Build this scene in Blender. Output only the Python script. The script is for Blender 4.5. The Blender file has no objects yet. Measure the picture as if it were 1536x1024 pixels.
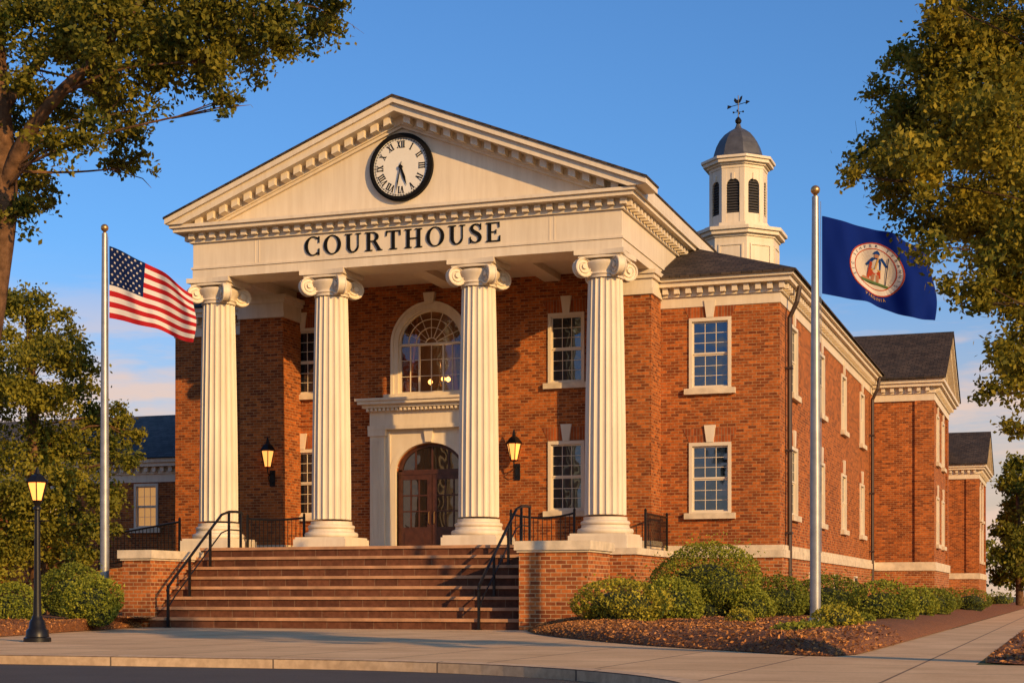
import bpy, bmesh, math, random
import numpy as np
from mathutils import Vector
random.seed(7); rng = np.random.default_rng(7)
S = bpy.context.scene; COL = S.collection
PI = math.pi
TH = math.radians(19.1); FX, FY = -math.sin(TH), math.cos(TH); RX, RY = math.cos(TH), math.sin(TH)
EYE = 0.8; FL = 2416.0
def at(u, v, t):
    k = (u-768)/FL
    return (t*(FX+RX*k), t*(FY+RY*k), EYE+(893-v)*t/FL)
# ------------------------------------------------------------------ materials
def newmat(name):
    m = bpy.data.materials.new(name); m.use_nodes = True
    nt = m.node_tree; b = nt.nodes['Principled BSDF']
    return m, nt.nodes, nt.links, b
def mixcol(N, L, fac, a, b, mode='MIX'):
    n = N.new('ShaderNodeMixRGB'); n.blend_type = mode
    for s, x in (('Fac', fac), ('Color1', a), ('Color2', b)):
        if hasattr(x, 'is_linked') or hasattr(x, 'links'): L.new(x, n.inputs[s])
        elif isinstance(x, (int, float)): n.inputs[s].default_value = x
        else: n.inputs[s].default_value = (*x, 1)
    return n.outputs['Color']
def math_n(N, L, op, a, b=None, c=None):
    n = N.new('ShaderNodeMath'); n.operation = op
    for i, x in enumerate((a, b, c)):
        if x is None: continue
        if isinstance(x, (int, float)): n.inputs[i].default_value = x
        else: L.new(x, n.inputs[i])
    return n.outputs[0]
def noise(N, L, vec, scale, detail=4, rough=.55):
    n = N.new('ShaderNodeTexNoise'); n.inputs['Scale'].default_value = scale
    n.inputs['Detail'].default_value = detail; n.inputs['Roughness'].default_value = rough
    L.new(vec, n.inputs['Vector']); return n.outputs['Fac']
def ramp(N, L, fac, p0, p1, c0=(0,0,0), c1=(1,1,1)):
    r = N.new('ShaderNodeValToRGB'); L.new(fac, r.inputs['Fac'])
    r.color_ramp.elements[0].position = p0; r.color_ramp.elements[1].position = p1
    r.color_ramp.elements[0].color = (*c0, 1); r.color_ramp.elements[1].color = (*c1, 1)
    return r.outputs['Color']
def bump(N, L, b, h, strength=.3, dist=.02):
    n = N.new('ShaderNodeBump'); n.inputs['Strength'].default_value = strength; n.inputs['Distance'].default_value = dist
    L.new(h, n.inputs['Height']); L.new(n.outputs['Normal'], b.inputs['Normal'])
def position(N): return N.new('ShaderNodeNewGeometry').outputs['Position']
def simple(name, col, rough=.5, metal=0, var=.12, scale=3, bmp=0, bscale=40, spec=.5):
    m, N, L, b = newmat(name); p = position(N)
    f = noise(N, L, p, scale, 5)
    f = ramp(N, L, f, .3, .7)
    c = mixcol(N, L, f, tuple(x*(1-var) for x in col), tuple(min(1, x*(1+var)) for x in col))
    L.new(c, b.inputs['Base Color']); b.inputs['Roughness'].default_value = rough; b.inputs['Metallic'].default_value = metal
    b.inputs['Specular IOR Level'].default_value = spec
    if bmp: bump(N, L, b, noise(N, L, p, bscale, 3), bmp)
    return m
def paint(name, col, rough=.5, dirt=.22):
    m, N, L, b = newmat(name); p = position(N)
    mp = N.new('ShaderNodeMapping'); mp.inputs['Scale'].default_value = (5, 5, .45); L.new(p, mp.inputs[0])
    f = ramp(N, L, noise(N, L, mp.outputs[0], 1.4, 5, .6), .38, .72)
    f2 = ramp(N, L, noise(N, L, p, .8, 4), .3, .7)
    c = mixcol(N, L, f2, tuple(x*.9 for x in col), col)
    c = mixcol(N, L, math_n(N, L, 'MULTIPLY', f, dirt), c, (col[0]*.60, col[1]*.52, col[2]*.42))
    L.new(c, b.inputs['Base Color']); b.inputs['Roughness'].default_value = rough; b.inputs['Specular IOR Level'].default_value = .3
    bump(N, L, b, noise(N, L, p, 22, 3), .05); return m
def planar(N, L):
    g = N.new('ShaderNodeNewGeometry')
    sp = N.new('ShaderNodeSeparateXYZ'); L.new(g.outputs['Position'], sp.inputs[0])
    sn = N.new('ShaderNodeSeparateXYZ'); L.new(g.outputs['True Normal'], sn.inputs[0])
    ax = math_n(N, L, 'GREATER_THAN', math_n(N, L, 'ABSOLUTE', sn.outputs[0]), .6)
    az = math_n(N, L, 'GREATER_THAN', math_n(N, L, 'ABSOLUTE', sn.outputs[2]), .3)
    dx = math_n(N, L, 'SUBTRACT', sp.outputs[1], sp.outputs[0])
    u = math_n(N, L, 'MULTIPLY_ADD', ax, dx, sp.outputs[0])
    dz = math_n(N, L, 'SUBTRACT', sp.outputs[1], sp.outputs[2])
    v = math_n(N, L, 'MULTIPLY_ADD', az, dz, sp.outputs[2])
    c = N.new('ShaderNodeCombineXYZ'); L.new(u, c.inputs[0]); L.new(v, c.inputs[1])
    return c.outputs[0], g.outputs['Position']
def brickmat(name, c1, c2, mortar, bw=.24, rh=.085, ms=.009, var=.35, rough=.85, offset=.5, big=.35, mott=.4):
    m, N, L, b = newmat(name); uv, p = planar(N, L)
    t = N.new('ShaderNodeTexBrick'); L.new(uv, t.inputs['Vector'])
    t.inputs['Scale'].default_value = 1; t.inputs['Brick Width'].default_value = bw; t.inputs['Row Height'].default_value = rh
    t.inputs['Mortar Size'].default_value = ms; t.inputs['Mortar Smooth'].default_value = .3; t.offset = offset
    t.inputs['Color1'].default_value = (*c1, 1); t.inputs['Color2'].default_value = (*c2, 1); t.inputs['Mortar'].default_value = (*mortar, 1)
    t.inputs['Bias'].default_value = 0
    f = ramp(N, L, noise(N, L, p, big, 4), .3, .7)
    c = mixcol(N, L, var, t.outputs['Color'], mixcol(N, L, f, (.42,.36,.32), (1,1,1)), 'MULTIPLY')
    f2 = ramp(N, L, noise(N, L, p, 9, 3), .35, .65)
    c = mixcol(N, L, mott, c, mixcol(N, L, f2, (.42,.36,.32), (1,1,1)), 'MULTIPLY')
    L.new(c, b.inputs['Base Color']); b.inputs['Roughness'].default_value = rough; b.inputs['Specular IOR Level'].default_value = .2
    h = math_n(N, L, 'SUBTRACT', 1.0, t.outputs['Fac'])
    bump(N, L, b, h, .5, .012)
    return m
def leafmat(name, dark, light, trans=.35):
    m, N, L, b = newmat(name)
    a = N.new('ShaderNodeAttribute'); a.attribute_name = 'Col'
    c = mixcol(N, L, a.outputs['Fac'], dark, light)
    L.new(c, b.inputs['Base Color']); b.inputs['Roughness'].default_value = .6; b.inputs['Specular IOR Level'].default_value = .2
    tr = N.new('ShaderNodeBsdfTranslucent'); L.new(c, tr.inputs['Color'])
    mx = N.new('ShaderNodeMixShader'); mx.inputs[0].default_value = trans
    L.new(b.outputs[0], mx.inputs[1]); L.new(tr.outputs[0], mx.inputs[2])
    L.new(mx.outputs[0], N['Material Output'].inputs['Surface'])
    return m
def glassmat(name, col=(.009,.013,.02), fac=.17, see=0, tint=(.52,.72,1)):
    m, N, L, b = newmat(name)
    d = N.new('ShaderNodeBsdfDiffuse'); d.inputs['Color'].default_value = (*col, 1)
    g = N.new('ShaderNodeBsdfGlossy'); g.inputs['Roughness'].default_value = .03; g.inputs['Color'].default_value = (*tint, 1)
    p = position(N); bn = N.new('ShaderNodeBump'); bn.inputs['Strength'].default_value = .14; bn.inputs['Distance'].default_value = .1
    L.new(noise(N, L, p, 1.6, 1), bn.inputs['Height']); L.new(bn.outputs[0], g.inputs['Normal'])
    base = d.outputs[0]
    if see:
        t = N.new('ShaderNodeBsdfTransparent'); t.inputs['Color'].default_value = (.9,.88,.85,1)
        mm = N.new('ShaderNodeMixShader'); mm.inputs[0].default_value = see
        L.new(base, mm.inputs[1]); L.new(t.outputs[0], mm.inputs[2]); base = mm.outputs[0]
    mx = N.new('ShaderNodeMixShader'); mx.inputs[0].default_value = fac
    L.new(base, mx.inputs[1]); L.new(g.outputs[0], mx.inputs[2])
    L.new(mx.outputs[0], N['Material Output'].inputs['Surface'])
    return m
def emis(name, col, st):
    m, N, L, b = newmat(name); b.inputs['Base Color'].default_value = (*col, 1)
    b.inputs['Emission Color'].default_value = (*col, 1); b.inputs['Emission Strength'].default_value = st
    return m
NS = 8; LZ = 2.08; RH = LZ/NS
M = {}
M['brick'] = brickmat('red_brick', (.60,.165,.032), (.20,.048,.014), (.46,.26,.115), ms=.010, mott=.5)
M['brick_base'] = brickmat('pier_brick', (.61,.185,.044), (.22,.058,.020), (.54,.34,.17), bw=.25, rh=.095, ms=.012, mott=.45)
M['lintel'] = brickmat('lintel_brick', (.50,.13,.032), (.25,.062,.020), (.34,.21,.11), bw=.09, rh=.42, ms=.009, offset=0)
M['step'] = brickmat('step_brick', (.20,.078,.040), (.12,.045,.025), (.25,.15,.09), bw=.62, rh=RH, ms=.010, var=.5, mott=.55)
M['tread'] = simple('tread_stone', (.44,.23,.115), .75, 0, .32, 2.2, .2, 30)  # brown stone, lighter than the risers to paint in the sunlit tread edges
M['white'] = paint('cream_paint', (.75,.645,.49), .5, .3)
M['trim'] = paint('window_paint', (.72,.62,.47), .5, .15)
M['stone'] = simple('limestone', (.62,.51,.36), .8, 0, .22, 3, .2, 30)
M['roof'] = brickmat('shingle_roof', (.11,.08,.06), (.055,.043,.036), (.02,.018,.017), bw=.3, rh=.16, ms=.014, var=.55, big=.8, mott=.6)
M['slate'] = simple('dome_metal', (.075,.075,.082), .5, .2, .3, 3)
M['annexroof'] = brickmat('slate_roof', (.13,.125,.125), (.085,.082,.085), (.04,.04,.04), bw=.35, rh=.25, ms=.012, var=.4, mott=.5)
M['glass'] = glassmat('window_glass')
M['doorglass'] = glassmat('door_glass', (.014,.011,.010), .12, 0, (.8,.75,.7))
M['seeglass'] = glassmat('clear_glass', see=.88, fac=.08)
M['wood'] = simple('mahogany_door', (.062,.020,.010), .45, 0, .35, 6)
M['black'] = simple('black_iron', (.012,.011,.011), .4, .4, .2, 8)
M['letter'] = simple('black_letter_paint', (.008,.0075,.007), .6, 0, .1, 8, spec=.1)
M['clock'] = simple('clock_face_enamel', (.74,.70,.60), .35, 0, .05, 3)
M['steel'] = simple('brushed_steel', (.33,.325,.32), .42, .6, .15, 5)
M['gold'] = simple('gilded_ball', (.5,.30,.12), .35, .8, .1, 5)
M['copper'] = simple('drain_pipe_paint', (.05,.028,.02), .5, .2, .2, 5)
M['bark'] = simple('tree_bark', (.13,.068,.034), .9, 0, .6, 7, .9, 14, spec=.15)
M['darkbark'] = simple('twig_bark', (.055,.034,.020), .9, 0, .5, 7, .6, 14, spec=.1)
M['bulb'] = emis('lamp_glow', (1, .50, .14), 7)
M['candle'] = emis('candle_bulb', (1, .42, .09), 10)
M['lampglass'] = emis('lantern_glass', (1, .40, .085), 1.5)
M['curtain'] = simple('curtain_cloth', (.50,.20,.07), .9, 0, .2, 6)
M['room'] = simple('room_wall', (.30,.16,.08), .9)
M['warmpane'] = emis('sunglow_pane', (.75,.36,.10), .55)  # faint emission paints reflected sun glow into the annex pane, no lamp behind
M['louver'] = simple('louver_paint', (.05,.045,.045), .7)
M['leafA'] = leafmat('leaf_left_tree', (.042,.066,.010), (.35,.28,.028), .4)
M['leafB'] = leafmat('leaf_right_tree', (.065,.085,.011), (.46,.35,.034), .42)
M['leafC'] = leafmat('leaf_back_tree', (.045,.070,.012), (.38,.32,.034), .4)
M['leafS'] = leafmat('leaf_shrub', (.06,.10,.013), (.40,.39,.038), .3)
M['leafD'] = leafmat('leaf_dark_shrub', (.042,.072,.012), (.28,.29,.03), .3)
M['leafY'] = leafmat('leaf_yellow_shrub', (.12,.14,.015), (.56,.46,.045), .3)
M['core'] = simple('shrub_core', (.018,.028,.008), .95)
def ground_mats():
    m, N, L, b = newmat('concrete_paving'); uv, p = planar(N, L)
    t = N.new('ShaderNodeTexBrick'); L.new(uv, t.inputs['Vector']); t.offset = 0
    t.inputs['Scale'].default_value = 1; t.inputs['Brick Width'].default_value = 1.65; t.inputs['Row Height'].default_value = 1.9
    t.inputs['Mortar Size'].default_value = .016
    t.inputs['Color1'].default_value = (.84,.58,.325,1); t.inputs['Color2'].default_value = (.76,.525,.295,1); t.inputs['Mortar'].default_value = (.26,.18,.11,1)
    f = ramp(N, L, noise(N, L, p, .7, 6, .65), .3, .72)
    c = mixcol(N, L, .65, t.outputs['Color'], mixcol(N, L, f, (.58,.51,.44), (1,1,1)), 'MULTIPLY')
    f2 = ramp(N, L, noise(N, L, p, 22, 4), .35, .65)
    c = mixcol(N, L, .3, c, mixcol(N, L, f2, (.55,.55,.55), (1,1,1)), 'MULTIPLY')
    L.new(c, b.inputs['Base Color']); b.inputs['Roughness'].default_value = .85; b.inputs['Specular IOR Level'].default_value = .12
    bump(N, L, b, noise(N, L, p, 60, 3), .3, .012); M['concrete'] = m
    m, N, L, b = newmat('asphalt_road'); p = position(N)
    f = ramp(N, L, noise(N, L, p, 1.0, 5), .3, .7); f2 = ramp(N, L, noise(N, L, p, 90, 2), .4, .65)
    c = mixcol(N, L, f, (.036,.033,.031), (.068,.06,.053)); c = mixcol(N, L, f2, c, (.11,.10,.09))
    L.new(c, b.inputs['Base Color']); b.inputs['Roughness'].default_value = .8; b.inputs['Specular IOR Level'].default_value = .25; bump(N, L, b, noise(N, L, p, 90, 2), .5, .01); M['asphalt'] = m
    M['kerb'] = brickmat('kerb_concrete', (.78,.56,.34), (.70,.50,.31), (.22,.16,.11), bw=2.4, rh=4, ms=.014, var=.5, offset=0)
    m, N, L, b = newmat('bark_mulch'); p = position(N)
    f = ramp(N, L, noise(N, L, p, 18, 6, .75), .35, .7)
    c = mixcol(N, L, f, (.09,.03,.011), (.40,.15,.042)); L.new(c, b.inputs['Base Color']); b.inputs['Roughness'].default_value = .95
    bump(N, L, b, noise(N, L, p, 30, 4), 1, .05); M['mulch'] = m
    m, N, L, b = newmat('mulch_chip'); a = N.new('ShaderNodeAttribute'); a.attribute_name = 'Col'
    L.new(mixcol(N, L, a.outputs['Fac'], (.10,.034,.012), (.62,.27,.075)), b.inputs['Base Color']); b.inputs['Roughness'].default_value = .9; M['chip'] = m
    m, N, L, b = newmat('lawn_grass'); p = position(N)
    f = ramp(N, L, noise(N, L, p, 5, 6, .7), .3, .7)
    L.new(mixcol(N, L, f, (.03,.05,.01), (.12,.12,.022)), b.inputs['Base Color']); b.inputs['Roughness'].default_value = .95
    bump(N, L, b, noise(N, L, p, 30, 3), 1, .05); M['grass'] = m
ground_mats()
# ------------------------------------------------------------------ mesh builder
class MB:
    def __init__(s): s.v = []; s.f = []; s.mi = []; s.cur = 0
    def add(s, vs, fs):
        o = len(s.v); s.v += [tuple(x) for x in vs]; s.f += [tuple(i+o for i in f) for f in fs]; s.mi += [s.cur]*len(fs); return s
    def box(s, x0, x1, y0, y1, z0, z1):
        return s.add([(x0,y0,z0),(x1,y0,z0),(x1,y1,z0),(x0,y1,z0),(x0,y0,z1),(x1,y0,z1),(x1,y1,z1),(x0,y1,z1)],
                     [(0,3,2,1),(4,5,6,7),(0,1,5,4),(1,2,6,5),(2,3,7,6),(3,0,4,7)])
    def prism(s, poly, ax, a, b):
        n = len(poly)
        def mk(p, t): return {'y': (p[0], t, p[1]), 'x': (t, p[0], p[1]), 'z': (p[0], p[1], t)}[ax]
        vs = [mk(p, a) for p in poly]+[mk(p, b) for p in poly]
        fs = [tuple(range(n)), tuple(range(2*n-1, n-1, -1))]+[(i, i+n, (i+1) % n+n, (i+1) % n) for i in range(n)]
        return s.add(vs, fs)
    def lathe(s, prof, n=24, c=(0,0,0), rf=None, ph=0, cap=True):
        vs = []; fs = []
        for r, z in prof:
            for k in range(n):
                a = ph+2*PI*k/n; q = r*(rf(a) if rf else 1)
                vs.append((c[0]+q*math.cos(a), c[1]+q*math.sin(a), c[2]+z))
        for j in range(len(prof)-1):
            for k in range(n):
                fs.append((j*n+k, j*n+(k+1) % n, (j+1)*n+(k+1) % n, (j+1)*n+k))
        if cap: fs.append(tuple(range(n-1, -1, -1))); fs.append(tuple((len(prof)-1)*n+k for k in range(n)))
        return s.add(vs, fs)
    def tube(s, path, rad, n=8, cap=True):
        P = [Vector(p) for p in path]
        if not hasattr(rad, '__len__'): rad = [rad]*len(P)
        vs = []; fs = []; up = None
        for i, p in enumerate(P):
            d = (P[min(i+1, len(P)-1)]-P[max(i-1, 0)]).normalized()
            if up is None: up = Vector((0,0,1)) if abs(d.z) < .9 else Vector((1,0,0))
            a = d.cross(up)
            if a.length < 1e-4: a = d.cross(Vector((0,1,0)))
            a.normalize(); b = a.cross(d).normalized(); up = b
            for k in range(n):
                t = 2*PI*k/n; vs.append(tuple(p+a*(rad[i]*math.cos(t))+b*(rad[i]*math.sin(t))))
        for j in range(len(P)-1):
            for k in range(n): fs.append((j*n+k, j*n+(k+1) % n, (j+1)*n+(k+1) % n, (j+1)*n+k))
        if cap: fs.append(tuple(range(n-1, -1, -1))); fs.append(tuple((len(P)-1)*n+k for k in range(n)))
        return s.add(vs, fs)
    def mesh(s, name, mats, off=(0,0,0), smooth=False, fix=True):
        me = bpy.data.meshes.new(name)
        me.from_pydata([(x-off[0], y-off[1], z-off[2]) for x, y, z in s.v], [], s.f)
        if not isinstance(mats, (list, tuple)): mats = [mats]
        for m in mats: me.materials.append(m)
        me.polygons.foreach_set('material_index', s.mi)
        if fix:
            bm = bmesh.new(); bm.from_mesh(me); bmesh.ops.recalc_face_normals(bm, faces=bm.faces); bm.to_mesh(me); bm.free()
        if smooth:
            me.polygons.foreach_set('use_smooth', [True]*len(me.polygons))
            try: me.set_sharp_from_angle(angle=math.radians(40))
            except Exception: pass
        me.update(); return me
    def build(s, name, mats, parent=None, off=(0,0,0), smooth=False, fix=True):
        return link(name, s.mesh(name, mats, off, smooth, fix), parent)
def link(name, me, parent=None, loc=(0,0,0), rz=0):
    o = bpy.data.objects.new(name, me); COL.objects.link(o); o.parent = parent; o.location = loc; o.rotation_euler = (0,0,rz); return o
def tag(o, label=None, cat=None, group=None, kind=None):
    if label: o['label'] = label
    if cat: o['category'] = cat
    if group: o['group'] = group
    if kind: o['kind'] = kind
    return o
def thing(name, loc, label, cat, group=None, rz=0):
    o = bpy.data.objects.new(name, None); COL.objects.link(o); o.location = loc; o.rotation_euler = (0,0,rz); o.empty_display_size = .3
    return tag(o, label, cat, group)
def children(o): return [c for c in bpy.data.objects if c.parent == o]
def copy_tree(o, parent=None):
    c = o.copy(); COL.objects.link(c); c.parent = parent
    for ch in children(o): copy_tree(ch, c)
    return c
def struct(name, mb, m, label, cat, kind='structure'):
    o = mb.build(name, m); return tag(o, label, cat, None, kind)
# ------------------------------------------------------------------ wall sheet with openings
def sheet(mb, ax, const, a0, a1, z0, z1, holes=(), depth=.16, inward=1):
    def P(a, z, d=0): return (a, const+d*inward, z) if ax == 'y' else (const+d*inward, a, z)
    A = sorted(set([a0, a1]+[h[0] for h in holes]+[h[1] for h in holes])); Z = sorted(set([z0, z1]+[h[2] for h in holes]+[h[3] for h in holes]))
    for i in range(len(A)-1):
        for j in range(len(Z)-1):
            ca, cz = (A[i]+A[i+1])/2, (Z[j]+Z[j+1])/2
            if any(h[0] < ca < h[1] and h[2] < cz < h[3] for h in holes): continue
            mb.add([P(A[i],Z[j]),P(A[i+1],Z[j]),P(A[i+1],Z[j+1]),P(A[i],Z[j+1])], [(0,1,2,3)])
    for h in holes:
        rise = h[4] if len(h) > 4 else 0
        b0, b1, c0, c1 = h[:4]; zs = c1-rise
        mb.add([P(b0,c0),P(b0,zs),P(b0,zs,depth),P(b0,c0,depth)], [(0,1,2,3)])
        mb.add([P(b1,c0),P(b1,zs),P(b1,zs,depth),P(b1,c0,depth)], [(0,1,2,3)])
        mb.add([P(b0,c0),P(b1,c0),P(b1,c0,depth),P(b0,c0,depth)], [(0,1,2,3)])
        if not rise: mb.add([P(b0,c1),P(b1,c1),P(b1,c1,depth),P(b0,c1,depth)], [(0,1,2,3)])
        else:
            n = 20; cx = (b0+b1)/2; r = (b1-b0)/2
            pts = [(cx-r*math.cos(PI*k/n), zs+rise*math.sin(PI*k/n)) for k in range(n+1)]
            for k in range(n):
                p, q = pts[k], pts[k+1]
                mb.add([P(*p),P(*q),P(q[0],c1),P(p[0],c1)], [(0,1,2,3)])
                mb.add([P(*p),P(*q),P(*q,depth),P(*p,depth)], [(0,1,2,3)])
_wc = {}
def window(parent, off, loc, rz, w, h, nx=3, ny=3, pane='glass', lintel=True):
    key = (w, h, nx, ny)
    if key not in _wc:
        c = MB(); W = w/2
        c.box(-W, -W+.09, -.05, .15, 0, h); c.box(W-.09, W, -.05, .15, 0, h); c.box(-W+.09, W-.09, -.05, .15, h-.1, h); c.box(-W+.09, W-.09, -.045, .15, 0, .05)
        i0, i1, j0, j1 = -W+.09, W-.09, .05, h-.1; jm = (j0+j1)/2
        for (za, zb, y) in ((jm, j1, .03), (j0, jm, .06)):
            c.box(i0, i0+.04, y, y+.05, za, zb); c.box(i1-.04, i1, y, y+.05, za, zb)
            c.box(i0+.04, i1-.04, y, y+.05, za, za+.045); c.box(i0+.04, i1-.04, y, y+.05, zb-.045, zb)
            for k in range(1, nx):
                x = i0+.04+(i1-i0-.08)*k/nx; c.box(x-.0085, x+.0085, y+.02, y+.048, za+.045, zb-.045)
            for k in range(1, ny):
                z = za+.045+(zb-za-.09)*k/ny; c.box(i0+.04, i1-.04, y+.022, y+.046, z-.008, z+.008)
        p = MB(); p.add([(i0,.068,jm),(i1,.068,jm),(i1,.068,j1),(i0,.068,j1),(i0,.098,j0),(i1,.098,j0),(i1,.098,jm),(i0,.098,jm)], [(0,1,2,3),(4,5,6,7)])
        s = MB(); s.box(-W-.13, W+.13, -.14, .1, -.17, 0)
        k = MB(); k.prism([(-.10,h+.003),(.10,h+.003),(.17,h+.5),(-.17,h+.5)], 'y', -.07, .02)
        l = MB(); l.prism([(-W,h+.002),(-.102,h+.002),(-.158,h+.42),(-W-.2,h+.42)], 'y', -.012, .02); l.prism([(.102,h+.002),(W,h+.002),(W+.2,h+.42),(.158,h+.42)], 'y', -.012, .02)
        _wc[key] = (c.mesh('window', M['trim']), {}, s.mesh('sill', M['stone']), k.mesh('keystone', M['white']), l.mesh('lintel', M['lintel']), p)
    cm, pm, sm, km, lm, p = _wc[key]
    if pane not in pm: pm[pane] = p.mesh('pane', M[pane])
    o = link('window', cm, parent, (loc[0]-off[0], loc[1]-off[1], loc[2]-off[2]), rz)
    link('pane', pm[pane], o); link('sill', sm, o)
    if lintel: link('keystone', km, o); link('lintel', lm, o)
    return o
# ================================================================== GROUND
YK = 18.6
g = MB(); g.add([(-900,-300,-.14),(900,-300,-.14),(900,1500,-.14),(-900,1500,-.14)], [(0,1,2,3)])
struct('ground', g, M['grass'], 'wide flat ground stretching to the horizon around the courthouse', 'ground')
g = MB(); g.add([(-200,-60,-.125),(-2,-60,-.125),(-2,YK+.5,-.125),(-200,YK+.5,-.125)], [(0,1,2,3)])
struct('road', g, M['asphalt'], 'dark asphalt street along the kerb in front of the courthouse', 'road')
XE = -2.6; RC = 6.8
def arcp(r): return [(XE-RC+r*math.sin(a), YK-RC+r*math.cos(a)) for a in [PI/2*k/28 for k in range(29)]]
swp = [(-120,YK)]+arcp(RC)+[(XE,-30),(25,-30),(25,19.4),(-1.03,19.4),(-1.03,220),(-2.68,220),(-2.68,40),(-120,40)]
g = MB(); g.prism(swp, 'z', -.13, 0)
struct('sidewalk', g, M['concrete'], 'pale concrete pavement from the kerb to the front steps with a walk along the building', 'pavement')
kp = [(-120,YK)]+arcp(RC)+[(XE,-30)]; ki = [(-120,YK-.19)]+arcp(RC-.19)+[(XE-.19,-30)]
g = MB()
for i in range(len(kp)-1):
    a, b, c, d = kp[i], kp[i+1], ki[i+1], ki[i]
    g.add([(*a,.008),(*b,.008),(*c,.0),(*d,.0),(*c,-.13),(*d,-.13)], [(0,1,2,3),(3,2,4,5)])
struct('kerb', g, M['kerb'], 'rounded concrete kerb between asphalt street and pavement', 'kerb')
g = MB(); g.add([(-1.03,19.4,-.004),(300,19.4,-.004),(300,500,-.004),(-1.03,500,-.004)], [(0,1,2,3)])
g.add([(-300,40,-.004),(-2.68,40,-.004),(-2.68,500,-.004),(-300,500,-.004)], [(0,1,2,3)])
struct('lawn', g, M['grass'], 'grass lawn beside the walk and behind the building', 'lawn')
def bed(front, back, label, hmax=.26, n=140, q=14):
    def resample(P):
        P = np.array(P, float); t = np.linspace(0, 1, len(P)); s = np.linspace(0, 1, n); return np.c_[np.interp(s, t, P[:,0]), np.interp(s, t, P[:,1])]
    A, B = resample(front), resample(back); mb = MB(); vs = []
    def pt(i, w):
        p = A[i]*(1-w)+B[i]*w; d = np.linalg.norm(B[i]-A[i])*w
        z = .012+hmax*(1-math.exp(-d/.8))+.03*math.sin(p[0]*3.1+p[1]*1.7)*min(1, d)
        return (p[0], p[1], z)
    for i in range(n):
        for j in range(q+1): vs.append(pt(i, (j/q)**1.7))
    fs = [(i*(q+1)+j, (i+1)*(q+1)+j, (i+1)*(q+1)+j+1, i*(q+1)+j+1) for i in range(n-1) for j in range(q)]
    mb.add(vs, fs); o = mb.build('planting_bed', M['mulch'], None, smooth=True); tag(o, label, 'planting bed', None, 'structure')
    return A, B, pt
rb = bed([(-11.6,34.6),(-10.6,32),(-9.2,29.4),(-7.7,27),(-6.2,24.8),(-4.66,23.1),(-3.4,21.6),(-2.95,21.4),(-2.72,22.2),(-2.69,26),(-2.69,34),(-2.69,44),(-2.69,60),(-2.69,75),(-2.69,105),(-2.69,150)],
    [(-11.5,35.16),(-10.42,36.0),(-11.0,37.5),(-12.0,38.5),(-12.0,40),(-11.5,41.2),(-10.9,42),(-10.9,45.8),(-9.5,46.02),(-8.2,46.02),(-7.76,47),(-7.76,52),(-7.76,62),(-5.32,76),(-7.7,105),(-7.7,150)],
    'mulched planting bed right of the front steps along the side wall')
lb = bed([(-22.1,35.3),(-21.9,34.2),(-20.9,30.5),(-20.0,27.6),(-19.3,25),(-18.8,22.5),(-18.9,21.6),(-20,21.2),(-24,21.2),(-40,21.2),(-60,21.2)],
    [(-22.9,36.2),(-22.9,36.4),(-23,41.2),(-25.2,42),(-28,46),(-30,50),(-33,52),(-36,52),(-44,52),(-55,52),(-70,52)], 'mulched planting bed left of the front steps')
b3 = bed([(-1.0,60),(-1.0,45),(-1.0,32),(-1.0,24),(-.95,20),(-.6,19.5),(2,19.45),(9,19.45)], [(1.2,60),(1.3,45),(1.5,32),(1.6,26),(1.8,24),(2.2,23.4),(4,23),(9,23)], 'narrow mulch strip on the right of the side walk', .12)
def chips(b, num, wmax, imax=1.0):
    A, B, pt = b; P = []
    for _ in range(num):
        i = int(random.random()**1.3*imax*(len(A)-1)); w = random.random()**1.2*wmax
        p = pt(i, w); j = random.uniform(0, 1); p2 = pt(min(i+1, len(A)-1), w)
        P.append([p[k]+(p2[k]-p[k])*j for k in range(3)])
    return np.array(P)
def leaf_mesh(name, P, size, mat, asp=.5, flat=0, cval=None, extra=None):
    n = len(P); a = rng.normal(size=(n,3)); a[:,2] *= (1-flat)
    a /= np.linalg.norm(a, axis=1)[:,None]; r = rng.normal(size=(n,3)); r[:,2] *= (1-flat)
    b = np.cross(a, np.cross(a, r)); b /= np.linalg.norm(b, axis=1)[:,None]+1e-9
    L = size*(.65+.7*rng.random(n))[:,None]
    V = np.stack([P+a*L*.5, P+b*L*asp*.5+a*L*.05, P-a*L*.5, P-b*L*asp*.5+a*L*.05], axis=1).reshape(-1,3)
    col = cval if cval is not None else rng.random(n)
    vs = V.tolist(); fs = [(4*i, 4*i+1, 4*i+2, 4*i+3) for i in range(n)]; mi = [0]*n
    mats = [mat]
    if extra:
        ev, ef, em = extra; o = len(vs); vs += ev; fs += [tuple(i+o for i in f) for f in ef]; mi += [1]*len(ef); mats.append(em)
    me = bpy.data.meshes.new(name); me.from_pydata(vs, [], fs)
    for m in mats: me.materials.append(m)
    me.polygons.foreach_set('material_index', mi)
    ca = me.color_attributes.new('Col', 'FLOAT_COLOR', 'POINT')
    cc = np.zeros((len(vs),4), dtype=np.float32); cc[:,3] = 1; cc[:4*n,:3] = np.repeat(np.clip(col, 0, 1), 4)[:,None]
    ca.data.foreach_set('color', cc.ravel()); me.update(); return me
for b, num, wm, im, lab in ((rb, 16000, .75, .62, 'loose bark mulch on the bed right of the steps'), (lb, 5000, .5, .5, 'loose bark mulch on the bed left of the steps'), (b3, 4500, .9, 1, 'loose bark mulch on the strip right of the side walk')):
    P = chips(b, num, wm, im); P[:,2] += .012
    tag(link('mulch', leaf_mesh('mulch', P, .068, M['chip'], .42, .55, rng.random(num)**1.6)), lab, 'mulch', None, 'stuff')
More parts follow.
